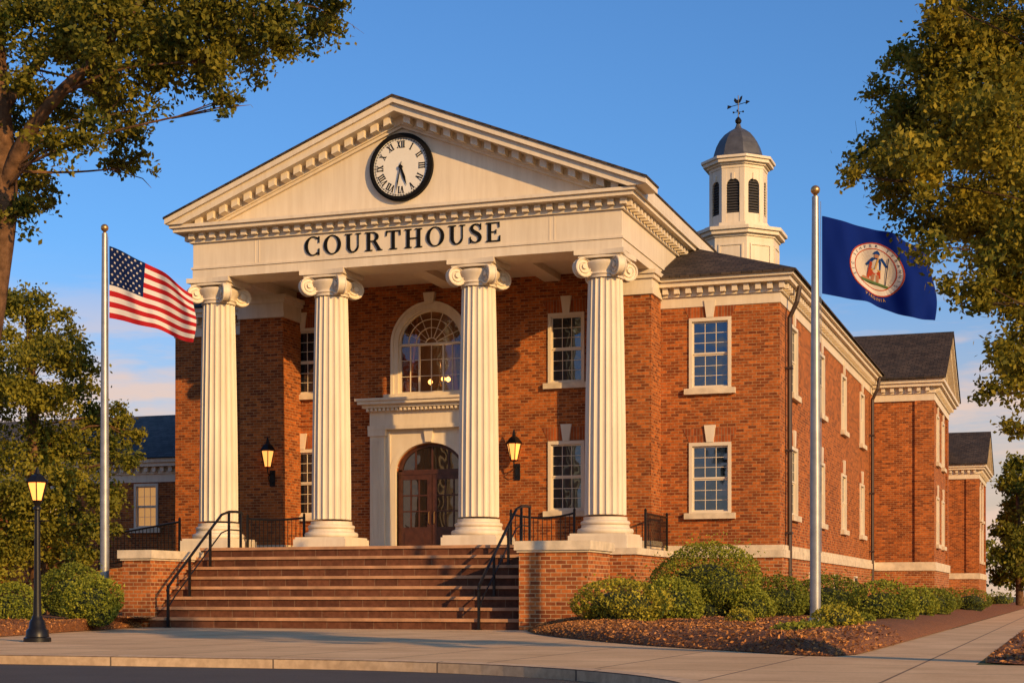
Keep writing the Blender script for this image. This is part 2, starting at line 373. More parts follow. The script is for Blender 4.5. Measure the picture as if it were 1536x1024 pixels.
# ================================================================== COURTHOUSE
XC = -17.955
O = (XC, 46.0, 0)
CH = thing('courthouse', O, 'red brick courthouse with white columned portico, clock pediment and cupola', 'courthouse')
WW, WH = 1.24, 2.05
DX = -18.66
AR, DR = 1.06, 1.13
pw = MB()
PWIN = [(-14.27, 7.18), (-14.27, 3.34), (-23.05, 7.18), (-23.05, 3.34)]
zs, zs2 = 8.58, 4.66
holes = [(x-.56, x+.56, z, z+2.1) for x, z in PWIN]+[(DX-AR-.01, DX+AR+.01, 7.05, zs+AR+.01, AR+.01), (DX-DR, DX+DR, LZ, zs2+.84, .84)]
sheet(pw, 'y', 46.2, -24.6, -11.4, LZ, 10.5, holes, .3)
pw.build('wall', M['brick'], CH, O)['label'] = 'brick wall under the portico'
for x, z in PWIN: window(CH, O, (x, 46.2, z), 0, 1.14, 2.1)
SIDEY = [48.5, 54.2, 59.8, 65.3, 81.5, 87, 92.5, 98, 114, 120]
rw = MB(); hs = [(-9.87-WW/2+.01, -9.87+WW/2-.01, z, z+WH) for z in (6.82, 3.2)]
sheet(rw, 'y', 46.1, -11.42, -7.85, 2.25, 9.2, hs, .16)
hs = [(y-WW/2+.01, y+WW/2-.01, z, z+WH) for y in SIDEY for z in (6.82, 3.2)]
sheet(rw, 'x', -7.85, 46.1, 135, 2.25, 9.2, hs, .16, -1)
rw.add([(-7.85,135,0),(-18,135,0),(-18,135,9.2),(-7.85,135,9.2)], [(0,1,2,3)])
rw.build('wall', M['brick'], CH, O)['label'] = 'brick walls of the right wing'
for z in (6.82, 3.2):
    window(CH, O, (-9.87, 46.1, z), 0, WW, WH)
    for y in SIDEY: window(CH, O, (-7.85, y, z), PI/2, WW, WH)
m = MB(); m.box(-11.42, -7.75, 46.0, 135, 0, 1.9); m.build('base_course', M['brick_base'], CH, O)
m = MB(); m.box(-11.42, -7.70, 45.95, 135, 1.9, 2.12); m.box(-11.42, -7.74, 45.99, 135, 2.12, 2.26); m.build('water_table', M['stone'], CH, O)
for y in (51.4, 57, 62.5):
    m = MB(); m.box(-7.75, -7.72, y-.5, y+.5, .85, 1.55); bw_ = m.build('basement_window', M['trim'], CH, O)
    m = MB(); m.box(-7.72, -7.716, y-.42, y-.03, .92, 1.48); m.box(-7.72, -7.716, y+.03, y+.42, .92, 1.48); m.build('pane', M['glass'], bw_, O)
def cornice(mb, x0, x1, y0, y1, z, dy=True, dx=True, left=False, sp=.34):
    for za, zb, o in ((0,.30,.03),(.30,.36,.10),(.36,.56,.07),(.56,.70,.36),(.70,.84,.46)):
        mb.box(x0-(o if left else 0), x1+o, y0-o, y1, z+za, z+zb)
    k = x0+.15
    while dx and k < x1+.1: mb.box(k, k+.15, y0-.25, y0-.06, z+.375, z+.557); k += sp
    k = y0
    while dy and k < y1: mb.box(x1+.06, x1+.25, k, k+.15, z+.375, z+.557); k += sp
m = MB(); cornice(m, -11.38, -7.85, 46.1, 135, 9.2); m.build('cornice', M['white'], CH, O)
lw = MB(); sheet(lw, 'y', 46.1, -27.6, -24.5, 0, 9.2, [], .16); sheet(lw, 'x', -27.6, 46.1, 62, 0, 9.2)
lw.build('wall', M['brick'], CH, O)['label'] = 'brick walls of the left wing'
m = MB(); cornice(m, -27.6, -24.58, 46.1, 62, 9.2, dy=False, left=True); m.build('cornice', M['white'], CH, O)
m = MB(); e = 10.05
m.add([(-28.2,45.55,e),(-24.62,45.55,e),(-24.62,49.1,e+1.5)], [(0,1,2)]); m.add([(-28.2,45.55,e),(-24.62,49.1,e+1.5),(-22.6,51.15,e+2.35),(-22.6,66,e+2.35),(-28.2,66,e)], [(0,1,2,3,4)])
m.build('roof', M['roof'], CH, O)
m = MB(); e = 10.045; k = .42
D = (-11.36, 49.6, e+k*4.06); P_ = (-12.9, 51.15, e+k*5.6)
m.add([(-7.3,45.55,e),(-11.36,45.55,e),D], [(0,1,2)])
m.add([(-7.3,45.55,e),D,P_,(-12.9,135.5,e+k*5.6),(-7.3,135.5,e)], [(0,1,2,3,4)])
m.add([P_,(-18.5,51.15,e),(-18.5,135.5,e),(-12.9,135.5,e+k*5.6)], [(0,1,2,3)])
m.add([(-7.3,45.55,e),(-11.36,45.55,e),(-11.36,45.55,e-.06),(-7.3,45.55,e-.06)], [(0,1,2,3)])
m.add([(-7.3,45.55,e),(-7.3,135.5,e),(-7.3,135.5,e-.06),(-7.3,45.55,e-.06)], [(0,1,2,3)])
m.build('roof', M['roof'], CH, O)
for y in (47.05, 67.9):
    m = MB(); m.tube([(-7.72,y,.3),(-7.72,y,8.9),(-7.5,y-.05,9.35),(-7.42,y-.05,9.8)], .07, 8)
    for z in (2.6, 5, 7.4): m.box(-7.85, -7.63, y-.1, y+.1, z, z+.06)
    m.build('drainpipe', M['copper'], CH, O)
# podium: a full width back part carrying the columns and a front part behind the stairs
m = MB(); m.box(-25.1, -10.9, 41.4, 46.15, 0, 1.9); m.box(-22.0, -12.02, 38.46, 41.4, 0, 1.995); m.build('podium', M['brick_base'], CH, O)
m = MB(); m.box(-25.17, -10.83, 41.34, 46.1, 1.9, LZ-.003); m.build('podium_cap', M['stone'], CH, O)
m = MB(); m.box(-22.02, -12.0, 38.44, 41.5, 1.995, LZ); m.build('landing', M['tread'], CH, O)
m = MB(); m.prism([(-25.1,1.85),(-25.1,0),(-33,0),(-33,.9)], 'y', 41.6, 46.05); m.build('ramp', M['brick_base'], CH, O)
# antas
for x0, x1 in ((-24.6, -23.1), (-12.78, -11.34)):
    m = MB(); m.box(x0, x1, 44.95, 46.19, LZ, 9.45); a = m.build('pilaster', M['brick'], CH, O)
    m = MB()
    for za, zb, o in ((9.45,9.62,.06),(9.62,9.9,.03),(9.9,10.02,.10),(10.02,10.14,.16)): m.box(x0-o, x1+o, 44.95-o, 46.17, za, zb)
    m.build('capital', M['white'], a, O)
    m = MB(); m.box(x0-.06, x1+.06, 44.89, 46.17, LZ, LZ+.3); m.build('base', M['stone'], a, O)
# entablature
EX0, EX1, EY = -24.45, -11.36, 41.82
m = MB()
for za, zb, o in ((10.14,10.4,0),(10.4,10.46,.035)):
    m.box(EX0-o, EX1+o, EY-o, 42.98, za, zb); m.box(EX1-1.2, EX1+o, 42.98, 58, za, zb); m.box(EX0-o, EX0+1.2, 42.98, 58, za, zb)
m.box(EX0+.01, EX1-.01, EY+.012, 58, 10.46, 11.17)
for x in (-22.4, -22.26, -13.4, -13.26): m.box(x-.014, x+.014, EY+.002, EY+.02, 10.48, 11.15)
m.build('entablature', M['white'], CH, O)
m = MB(); m.box(EX0+1.2, EX1-1.2, 42.98, 46.3, 10.44, 10.458)
for x in (-21.3, -18, -14.7): m.box(x-.25, x+.25, 42.98, 46.2, 10.25, 10.44)
m.build('portico_ceiling', M['white'], CH, O)
CZ = 11.17
m = MB()
for za, zb, o in ((0,.07,.07),(.07,.27,.05),(.27,.38,.42),(.38,.47,.5)): m.box(EX0-o, EX1+o, EY-o, 58, CZ+za, CZ+zb)
x = EX0-.02
while x < EX1: m.box(x, x+.17, EY-.22, EY-.045, CZ+.095, CZ+.268); x += .345
y = EY-.02
while y < 52:
    m.box(EX1+.045, EX1+.26, y, y+.18, CZ+.085, CZ+.268); m.box(EX0-.26, EX0-.045, y, y+.18, CZ+.085, CZ+.268); y += .37
m.build('cornice', M['white'], CH, O)
# pediment
XP = -17.76; CT = CZ+.472
HW = 7.24; AP = 14.64; SL = (AP-11.79)/HW
def R(dx): return AP-SL*abs(dx)
def clipz(poly, zc):
    out = []
    for i in range(len(poly)):
        a, b = poly[i], poly[(i+1) % len(poly)]
        if a[1] >= zc: out.append(a)
        if (a[1]-zc)*(b[1]-zc) < 0:
            t = (zc-a[1])/(b[1]-a[1]); out.append((a[0]+(b[0]-a[0])*t, zc))
    return out
def chev(mb, a, b, y0, y1, xl=HW, zc=CT):
    for s in (-1, 1):
        p = [(XP, AP-b), (XP+s*xl, R(xl)-b), (XP+s*xl, R(xl)-a), (XP, AP-a)]
        p = clipz(p, zc)
        if len(p) > 2: mb.prism(p, 'y', y0, y1)
m = MB(); m.prism([(XP-6.75,CT-.01),(XP+6.6,CT-.01),(XP,AP-.3)], 'y', 41.9, 42.5)
m.build('tympanum', M['white'], CH, O)
m = MB()
chev(m, 0, .15, 41.14, 42.4); chev(m, .15, .36, 41.24, 42.35); chev(m, .36, .60, 41.74, 42.3); chev(m, .60, .68, 41.80, 42.28)
d = .3
while d < 6.6:
    for s in (-1, 1):
        xa, xb = XP+s*(d-.1), XP+s*(d+.1)
        p = clipz([(xa,R(d-.1)-.56),(xb,R(d+.1)-.56),(xb,R(d+.1)-.362),(xa,R(d-.1)-.362)], CT+.003)
        if len(p) > 2: m.prism(p, 'y', 41.44, 41.745)
    d += .40
m.build('raking_cornice', M['white'], CH, O)
# side eaves in white behind the front gable, then a thin roof skin
XR = 6.90
m = MB()
for s in (-1, 1): m.prism([(XP+s*5.6,CT+.002),(XP+s*XR,CT+.002),(XP+s*XR,R(XR)-.003),(XP+s*5.6,R(5.6)-.003)], 'y', 42.41, 59)
m.build('eave', M['white'], CH, O)
m = MB()
for s in (-1, 1):
    xl = HW+.03; m.prism([(XP, AP+.003),(XP+s*xl, R(xl)+.003),(XP+s*xl, R(xl)+.06),(XP, AP+.065)], 'y', 41.10, 42.43)
    xl = XR+.03; m.prism([(XP, AP+.003),(XP+s*xl, R(xl)+.003),(XP+s*xl, R(xl)+.06),(XP, AP+.065)], 'y', 42.43, 60)
m.build('roof', M['roof'], CH, O)
# columns
def make_column():
    sh = MB(); pr = []
    for i in range(13):
        t = i/12; r = .575-.10*t**1.6; pr.append((r, .92+t*6.4))
    pr = [(.60,.80),(.60,.86)]+pr+[(.50,7.34),(.50,7.40)]
    def fl(a): return 1-.095*abs(math.sin(10*a))**.6
    sh.lathe(pr[:2], 48); sh.lathe(pr[2:15], 200, rf=fl); sh.lathe(pr[15:], 48)
    c = sh.build('column', M['white'], CH, smooth=False)
    p = MB(); p.box(-.82, .82, -.82, .82, 0, .34); p.box(-.78, .78, -.78, .78, .34, .40); p.build('plinth', M['white'], c)
    b = MB(); pts = [(.76,.40)]
    for k in range(9): a = -PI/2+PI*k/8; pts.append((.72+.055*math.cos(a), .475+.075*math.sin(a)))
    pts += [(.68,.56),(.655,.60),(.66,.64)]
    for k in range(9): a = -PI/2+PI*k/8; pts.append((.635+.045*math.cos(a), .70+.055*math.sin(a)))
    pts += [(.60,.77),(.60,.80)]
    b.lathe(pts, 48); b.build('base', M['white'], c, smooth=True)
    k = MB(); k.lathe([(.49,7.40),(.53,7.44),(.49,7.48),(.49,7.52),(.60,7.66),(.62,7.74),(.56,7.8)], 40)
    for sx in (-1, 1):
        for sy in (-1, 1):
            d = Vector((sx, sy, 0)).normalized(); t = Vector((-d.y, d.x, 0)); cc = d*.70+Vector((0,0,7.63))
            k.tube([cc-t*.085, cc+t*.085], [.25,.25], 24); k.tube([cc-t*.15, cc+t*.15], [.075,.075], 12)
            for side in (-1, 1):
                pth = []; rr = []
                for i in range(44):
                    f = i/43; ph = PI/2+f*2.4*2*PI; r = .265*(1-f)**.8+.045
                    pth.append(cc+t*side*.10+d*(math.cos(ph)*r)+Vector((0,0,1))*math.sin(ph)*r); rr.append(.034-.016*f)
                k.tube(pth, rr, 6)
            k.tube([d*.30+Vector((0,0,7.84)), d*.5+Vector((0,0,7.82)), cc+Vector((0,0,.22))], [.10,.09,.06], 8)
    k.box(-.60, .60, -.60, .60, 7.85, 7.92)
    ab = []
    for q in range(4):
        a0 = PI/4+q*PI/2
        for i in range(8):
            f = i/8; A = Vector((math.cos(a0), math.sin(a0)))*.98; B = Vector((math.cos(a0+PI/2), math.sin(a0+PI/2)))*.98
            p = A.lerp(B, f)*(1-.11*math.sin(PI*f)); ab.append((p.x, p.y))
    k.prism(ab, 'z', 7.92, 8.055)
    k.build('capital', M['white'], c, smooth=True)
    return c
CX = [-11.99, -15.68, -20.23, -23.92]
c0 = make_column()
for i, x in enumerate(CX):
    c = c0 if i == 0 else copy_tree(c0, CH)
    c.location = (x-O[0], 42.42-O[1], LZ)
# arched window over the door
def ringpts(r0, r1, a0, a1, n): return [(r0*math.cos(a0+(a1-a0)*k/n), r0*math.sin(a0+(a1-a0)*k/n), r1*math.cos(a0+(a1-a0)*k/n), r1*math.sin(a0+(a1-a0)*k/n)) for k in range(n+1)]
def arcband(mb, cx, cz, r0, r1, y0, y1, a0=0, a1=PI, n=28, ry=1.0):
    pp = ringpts(r0, r1, a0, a1, n)
    for i in range(n):
        a, b = pp[i], pp[i+1]
        mb.prism([(cx+a[0],cz+a[1]*ry),(cx+a[2],cz+a[3]*ry),(cx+b[2],cz+b[3]*ry),(cx+b[0],cz+b[1]*ry)], 'y', y0, y1)
w = MB()
arcband(w, DX, zs, AR, AR+.15, 46.12, 46.32); arcband(w, DX, zs, AR+.15, AR+.24, 46.08, 46.2)
for s in (-1, 1):
    w.box(*sorted((DX+s*AR, DX+s*(AR+.15))), 46.12, 46.32, 7.05, zs); w.box(*sorted((DX+s*(AR+.15), DX+s*(AR+.24))), 46.08, 46.2, 7.05, zs)
w.box(DX-1.5, DX+1.5, 46.0, 46.3, 6.88, 7.05)
aw = w.build('arched_window', M['white'], CH, O)
w = MB(); I = AR-.06
arcband(w, DX, zs, I, AR, 46.22, 46.34); arcband(w, DX, zs, .50, .517, 46.25, 46.3); arcband(w, DX, zs, .18, .2, 46.25, 46.3, n=12); arcband(w, DX, zs, .76, .775, 46.25, 46.3)
for k in range(1, 8):
    a = PI*k/8; c_, s_ = math.cos(a), math.sin(a)
    nx, nz = -s_*.007, c_*.007
    w.prism([(DX+c_*.2+nx, zs+s_*.2+nz),(DX+c_*.2-nx, zs+s_*.2-nz),(DX+c_*I-nx, zs+s_*I-nz),(DX+c_*I+nx, zs+s_*I+nz)], 'y', 46.252, 46.298)
w.box(DX-AR, DX+AR, 46.22, 46.34, zs-.04, zs+.03); w.box(DX-I, DX+I, 46.22, 46.34, 7.05, 7.12)
for s in (-1, 1): w.box(*sorted((DX+s*I, DX+s*AR)), 46.22, 46.34, 7.05, zs-.04)
for x, hw in ((-.40,.026),(.40,.026),(-.70,.008),(0,.008),(.70,.008)): w.box(DX+x-hw, DX+x+hw, 46.25, 46.31, 7.12, zs-.04)
for z in (7.6, 8.1): w.box(DX-I, DX+I, 46.253, 46.303, z-.008, z+.008)
w.build('sash', M['trim'], aw, O)
w = MB(); w.prism([(DX-AR+.01,7.06),(DX+AR-.01,7.06)]+[(DX+(AR-.01)*math.cos(PI*k/24), zs+(AR-.01)*math.sin(PI*k/24)) for k in range(25)], 'y', 46.278, 46.284); w.build('pane', M['seeglass'], aw, O)
w = MB(); w.prism([(DX-.13,zs+AR+.15),(DX+.13,zs+AR+.15),(DX+.19,zs+AR+.5),(DX-.19,zs+AR+.5)], 'y', 46.03, 46.2); w.build('keystone', M['white'], aw, O)
w = MB(); w.add([(DX-2,46.6,6.6),(DX+2,46.6,6.6),(DX+2,49,6.6),(DX-2,49,6.6),(DX-2,46.6,9.9),(DX+2,46.6,9.9),(DX+2,49,9.9),(DX-2,49,9.9)], [(0,1,2,3),(4,5,6,7),(1,2,6,5),(2,3,7,6),(3,0,4,7)])
w.build('room', M['room'], CH, O)
for s in (-1, 1):
    w = MB(); n = 30; vs = []
    for i in range(n+1):
        f = i/n; x0 = DX+s*(1.12-.62*f); yy = 46.5+.04*math.sin(f*40)
        x1 = DX+s*(1.12-.30*f)
        vs += [(x1, yy, 7.0), (x0*.3+x1*.7, yy, 7.6), (x0, yy, 9.7)]
    w.add(vs, [f for i in range(n) for f in ((3*i,3*i+3,3*i+4,3*i+1),(3*i+1,3*i+4,3*i+5,3*i+2))]); w.build('curtain', M['curtain'], CH, O)
cl = thing('chandelier', (DX, 46.98, 7.42), 'small lit chandelier seen through the arched window above the door', 'chandelier')
w = MB(); w.tube([(0,0,0),(0,0,2.3)], .015, 6); w.lathe([(.02,-.12),(.07,-.05),(.03,.05)], 12)
BA = [(-.30,-.05,.0), (.30,-.05,.06), (.02,.25,.12)]
for bx_, by_, bz_ in BA: w.tube([(0,0,-.02),(bx_*.6,by_*.6,-.08),(bx_,by_,bz_)], .012, 6)
w.build('arms', M['gold'], cl)
for bx_, by_, bz_ in BA:
    w = MB(); w.lathe([(.015,0),(.06,.035),(.075,.08),(.06,.125),(.012,.165)], 12, (bx_, by_, bz_)); w.build('bulb', M['candle'], cl, smooth=True)
pl = bpy.data.lights.new('chandelier_light', 'POINT'); pl.energy = 28; pl.color = (1, .52, .18); pl.shadow_soft_size = .15
po = bpy.data.objects.new('chandelier_light', pl); COL.objects.link(po); po.location = (DX, 47.3, 8.1)
# door surround
m = MB()
for s in (-1, 1):
    m.box(*sorted((DX+s*DR, DX+s*1.30)), 46.08, 46.5, LZ, zs2)
    xa, xb = sorted((DX+s*1.44, DX+s*1.92)); m.box(xa, xb, 45.92, 46.2, LZ+.3, 5.75); m.box(xa-.05, xb+.05, 45.86, 46.2, LZ, LZ+.3); m.box(xa-.05, xb+.05, 45.86, 46.2, 5.75, 5.95)
    for q in range(5): m.box(xa+.06+q*.08, xa+.09+q*.08, 45.905, 45.93, LZ+.5, 5.6)
    m.box(*sorted((DX+s*1.30, DX+s*1.44)), 46.06, 46.2, LZ, 5.95)
RYD = .76
arcband(m, DX, zs2, DR, 1.30, 46.08, 46.5, ry=RYD)
n = 24
for k in range(n):
    a, b = PI*k/n, PI*(k+1)/n
    p = [(DX+1.30*math.cos(a), zs2+1.30*RYD*math.sin(a)), (DX+1.30*math.cos(a), 5.95), (DX+1.30*math.cos(b), 5.95), (DX+1.30*math.cos(b), zs2+1.30*RYD*math.sin(b))]
    m.prism(p, 'y', 46.10, 46.2)
for za, zb, o, yy in ((5.95,6.07,.0,45.84),(6.07,6.5,-.05,45.9),(6.5,6.6,.03,45.8),(6.6,6.7,.10,45.66),(6.7,6.8,.2,45.5),(6.8,6.88,.26,45.44)):
    m.box(DX-1.97-o, DX+1.97+o, yy, 46.19, za, zb)
x = DX-1.95
while x < DX+1.95: m.box(x, x+.07, 45.7, 45.81, 6.51, 6.595); x += .14
m.prism([(DX-.1,5.54),(DX+.1,5.54),(DX+.16,5.94),(DX-.16,5.94)], 'y', 46.0, 46.1)
m.build('door_surround', M['white'], CH, O)
PB = .85
for s in (-1, 1):
    d = MB(); xa, xb = sorted((DX+s*.012, DX+s*(DR+.01))); y0, y1 = 46.32, 46.38
    d.box(xa, xa+.15, y0, y1, LZ+.01, zs2-.1); d.box(xb-.15, xb, y0, y1, LZ+.01, zs2-.1)
    d.box(xa+.15, xb-.15, y0, y1, LZ+.01, LZ+PB); d.box(xa+.15, xb-.15, y0, y1, zs2-.26, zs2-.1)
    d.box(xa+.23, xb-.23, y0-.02, y1, LZ+.2, LZ+PB-.15)
    for q in (1, 2): xx = xa+.15+(xb-xa-.3)*q/3; d.box(xx-.022, xx+.022, y0+.01, y1-.01, LZ+PB, zs2-.26)
    for k in (1, 2): zz = LZ+PB+(zs2-.26-LZ-PB)*k/3; d.box(xa+.15, xb-.15, y0+.012, y1-.012, zz-.022, zz+.022)
    dd = d.build('door', M['wood'], CH, O)
    d = MB(); d.add([(xa+.1,y0+.035,LZ+PB-.05),(xb-.1,y0+.035,LZ+PB-.05),(xb-.1,y0+.035,zs2-.2),(xa+.1,y0+.035,zs2-.2)], [(0,1,2,3)]); d.build('pane', M['doorglass'], dd, O)
    d = MB(); hx = DX+s*.09; d.tube([(hx,y0,LZ+.95),(hx,y0-.06,LZ+.97),(hx,y0-.06,LZ+1.3),(hx,y0,LZ+1.32)], .016, 6); d.build('handle', M['gold'], dd, O)
d = MB(); arcband(d, DX, zs2, DR-.14, DR+.01, 46.30, 46.40, ry=RYD); d.box(DX-DR-.01, DX+DR+.01, 46.30, 46.40, zs2-.1, zs2+.05)
for k in (-.55, 0, .55): d.box(DX+k-.028, DX+k+.028, 46.33, 46.37, zs2+.05, zs2+RYD*math.sqrt(max(0, 1.04**2-k*k)))
fl = d.build('fanlight', M['wood'], CH, O)
d = MB(); d.prism([(DX+(DR-.03)*math.cos(PI*k/24), zs2+RYD*(DR-.03)*math.sin(PI*k/24)) for k in range(25)], 'y', 46.355, 46.36); d.build('pane', M['doorglass'], fl, O)
# lettering
def letter_quads(ch):
    Q = []; TK, TN = .175, .055
    def rect(x0, x1, z0, z1): Q.append([(x0,z0),(x1,z0),(x1,z1),(x0,z1)])
    def serif(x0, x1, z): rect(x0, x1, z, z+.05)
    def ring(cx, cz, rx, rz, tx, tz, a0, a1, n=20):
        for k in range(n):
            a, b = math.radians(a0+(a1-a0)*k/n), math.radians(a0+(a1-a0)*(k+1)/n)
            Q.append([(cx+rx*math.cos(a),cz+rz*math.sin(a)),(cx+rx*math.cos(b),cz+rz*math.sin(b)),(cx+(rx-tx)*math.cos(b),cz+(rz-tz)*math.sin(b)),(cx+(rx-tx)*math.cos(a),cz+(rz-tz)*math.sin(a))])
    if ch == 'O': ring(.5,.5,.5,.52,TK,.05,0,360,36); return Q, 1.0
    if ch == 'C':
        ring(.5,.5,.5,.52,TK,.05,48,312,30); rect(.81,.87,.66,1.0); rect(.81,.87,0,.34); return Q, .9
    if ch == 'U':
        rect(.12,.12+TK,.34,.95); rect(.75,.75+TN,.34,.95); serif(0,.42,.95); serif(.64,.94,.95)
        rr = (.75+TN-.12)/2; cx = .12+rr
        ring(cx,.34,rr,.36,TK,.07,180,270,10)
        for k in range(10):
            a, b = math.radians(270+9*k), math.radians(270+9*(k+1)); f0, f1 = k/10, (k+1)/10; ri = rr-TK; g_ = TK-TN
            Q.append([(cx+rr*math.cos(a),.34+.36*math.sin(a)),(cx+rr*math.cos(b),.34+.36*math.sin(b)),(cx+(ri+g_*f1)*math.cos(b),.34+.29*math.sin(b)),(cx+(ri+g_*f0)*math.cos(a),.34+.29*math.sin(a))])
        return Q, .94
    if ch == 'R':
        rect(.12,.12+TK,.05,.95); serif(0,.42,0); rect(0,.45,.95,1.0); ring(.45,.745,.33,.255,TK-.01,.05,-90,90,16); rect(.12+TK,.45,.49,.54)
        Q.append([(.46,.50),(.64,.50),(.92,.05),(.73,.05)]); serif(.70,1.0,0); return Q, .97
    if ch == 'T':
        rect(.33,.33+TK,.05,.94); serif(.2,.64,0); rect(0,.84,.94,1.0); Q.append([(0,.94),(.08,.94),(.03,.72),(0,.72)]); Q.append([(.76,.94),(.84,.94),(.84,.72),(.81,.72)]); return Q, .84
    if ch == 'H':
        for x in (.11, .71): rect(x,x+TK,.05,.95); serif(x-.11,x+TK+.11,0); serif(x-.11,x+TK+.11,.95)
        rect(.11+TK,.71,.475,.53); return Q, 1.0
    if ch == 'E':
        rect(.1,.1+TK,.05,.95); rect(0,.74,.945,1.0); rect(0,.78,0,.055); rect(.1+TK,.56,.48,.53); Q.append([(.66,.945),(.74,.945),(.74,.72),(.71,.72)]); Q.append([(.69,.055),(.78,.055),(.78,.3),(.745,.3)]); rect(.53,.565,.4,.62); return Q, .78
    if ch == 'S':
        C = [(.60,.80,.025),(.52,.93,.035),(.34,.97,.03),(.17,.90,.06),(.12,.76,.078),(.2,.63,.09),(.35,.53,.095),(.5,.43,.095),(.58,.28,.088),(.53,.12,.065),(.36,.03,.03),(.17,.07,.035),(.07,.2,.025)]
        pts = []
        for i in range(len(C)-1):
            p0, p1, p2, p3 = C[max(0,i-1)], C[i], C[i+1], C[min(len(C)-1,i+2)]
            for j in range(5):
                t = j/5; pts.append(tuple(.5*((2*p1[q])+(-p0[q]+p2[q])*t+(2*p0[q]-5*p1[q]+4*p2[q]-p3[q])*t*t+(-p0[q]+3*p1[q]-3*p2[q]+p3[q])*t**3) for q in range(3)))
        pts.append(C[-1]); E = []
        for i, p in enumerate(pts):
            a, b = pts[max(0,i-1)], pts[min(len(pts)-1,i+1)]; dx, dz = b[0]-a[0], b[1]-a[1]; l = math.hypot(dx, dz) or 1
            E.append(((p[0]-dz/l*p[2], p[1]+dx/l*p[2]), (p[0]+dz/l*p[2], p[1]-dx/l*p[2])))
        for i in range(len(E)-1): Q.append([E[i][0],E[i][1],E[i+1][1],E[i+1][0]])
        rect(.6,.645,.68,1.0); rect(.02,.065,0,.33); return Q, .68
def letters(text, parent, x0, x1, z, h, y, off):
    ws = [letter_quads(c)[1] for c in text]; gap = ((x1-x0)/h-sum(ws))/(len(text)-1); x = x0
    for c, wd in zip(text, ws):
        mb = MB(); Q, _ = letter_quads(c)
        for i, q in enumerate(Q): mb.prism([(x+p[0]*h, z+p[1]*h) for p in q], 'y', y-.035-.0012*(i % 7), y+.02)
        mb.build('letter', M['letter'], parent, off); x += (wd+gap)*h
m = MB(); m.box(-20.85, -14.8, EY+.006, EY+.02, 10.50, 10.515); ltr = m.build('lettering', M['white'], CH, O); ltr['label'] = 'black serif lettering COURTHOUSE'
letters('COURTHOUSE', ltr, -20.78, -14.82, 10.56, .53, EY+.012, O)
# cupola
def octo(ap, z0, z1, mb, c=(0,0)): mb.prism([(c[0]+ap/math.cos(PI/8)*math.cos(PI/8+k*PI/4), c[1]+ap/math.cos(PI/8)*math.sin(PI/8+k*PI/4)) for k in range(8)], 'z', z0, z1)
KX, KY = -12.95, 66.0
m = MB(); cc = (KX, KY); octo(1.72, 11.4, 13.6, m, cc); octo(1.58, 13.6, 15.55, m, cc); octo(1.64, 15.55, 15.65, m, cc); octo(1.80, 15.65, 15.8, m, cc); octo(1.9, 15.8, 15.93, m, cc); octo(1.3, 15.93, 16.2, m, cc)
def blk(mb, n_, t_, u0, u1, z0, z1, d0, d1):
    vs = [Vector((KX,KY,0))+n_*d+t_*u+Vector((0,0,z)) for z in (z0, z1) for d in (d0, d1) for u in (u0, u1)]
    mb.add(vs, [(0,1,3,2),(4,5,7,6),(0,1,5,4),(2,3,7,6),(0,2,6,4),(1,3,7,5)])
def face(k):
    a = k*PI/4-PI/2; n_ = Vector((math.cos(a), math.sin(a), 0)); return n_, Vector((-n_.y, n_.x, 0))
for k in range(8):
    n_, t_ = face(k)
    for u0, u1, z0, z1 in ((-.5,.5,14.0,14.06),(-.5,.5,15.2,15.26),(-.5,-.44,14.06,15.2),(.44,.5,14.06,15.2)): blk(m, n_, t_, u0, u1, z0, z1, 1.57, 1.62)
cup = m.build('cupola', M['white'], CH, O)
m = MB(); octo(1.0, 16.2, 18.5, m, cc)
lv = MB()
for k in range(8):
    n_, t_ = face(k); B0 = Vector((KX,KY,0))
    blk(m, n_, t_, -.46, -.27, 16.2, 18.45, 1.0, 1.12); blk(m, n_, t_, .27, .46, 16.2, 18.45, 1.0, 1.12); blk(m, n_, t_, -.27, .27, 16.2, 16.62, 1.0, 1.10)
    for q in range(12):
        a0, a1 = PI*q/12, PI*(q+1)/12; r = .27
        pts = [(r*math.cos(a0), 17.75+r*math.sin(a0)), (r*math.cos(a0), 18.45), (r*math.cos(a1), 18.45), (r*math.cos(a1), 17.75+r*math.sin(a1))]
        vs = [B0+n_*d+t_*p[0]+Vector((0,0,p[1])) for d in (1.0, 1.11) for p in pts]
        m.add(vs, [(0,1,2,3),(4,5,6,7),(0,3,7,4),(0,1,5,4),(1,2,6,5),(2,3,7,6)])
    blk(m, n_, t_, -.05, .05, 17.98, 18.25, 1.1, 1.15)
    blk(lv, n_, t_, -.27, .27, 16.62, 18.05, 1.0, 1.012)
    for q in range(12):
        z = 16.66+q*.11; h_ = .27 if z < 17.75 else math.sqrt(max(.01, .27**2-(z-17.75)**2))
        vs = [B0+n_*d+t_*u+Vector((0,0,zz)) for (d, zz) in ((1.02, z+.07), (1.09, z)) for u in (-h_, h_)]; lv.add(vs, [(0,1,3,2)])
m.build('belfry', M['white'], cup, O); lv.build('louvers', M['louver'], cup, O)
m = MB(); octo(1.14, 18.45, 18.58, m, cc); octo(1.22, 18.58, 18.66, m, cc); octo(1.36, 18.66, 18.8, m, cc); octo(1.44, 18.8, 18.9, m, cc); m.build('cornice', M['white'], cup, O)
m = MB(); m.lathe([(1.25,18.9),(1.12,18.98),(1.05,19.12),(1.0,19.3),(.92,19.55),(.78,19.82),(.58,20.06),(.36,20.22),(.16,20.33),(.10,20.45),(.10,20.5)], 8, (KX,KY,0), ph=PI/8); m.build('dome', M['slate'], cup, O)
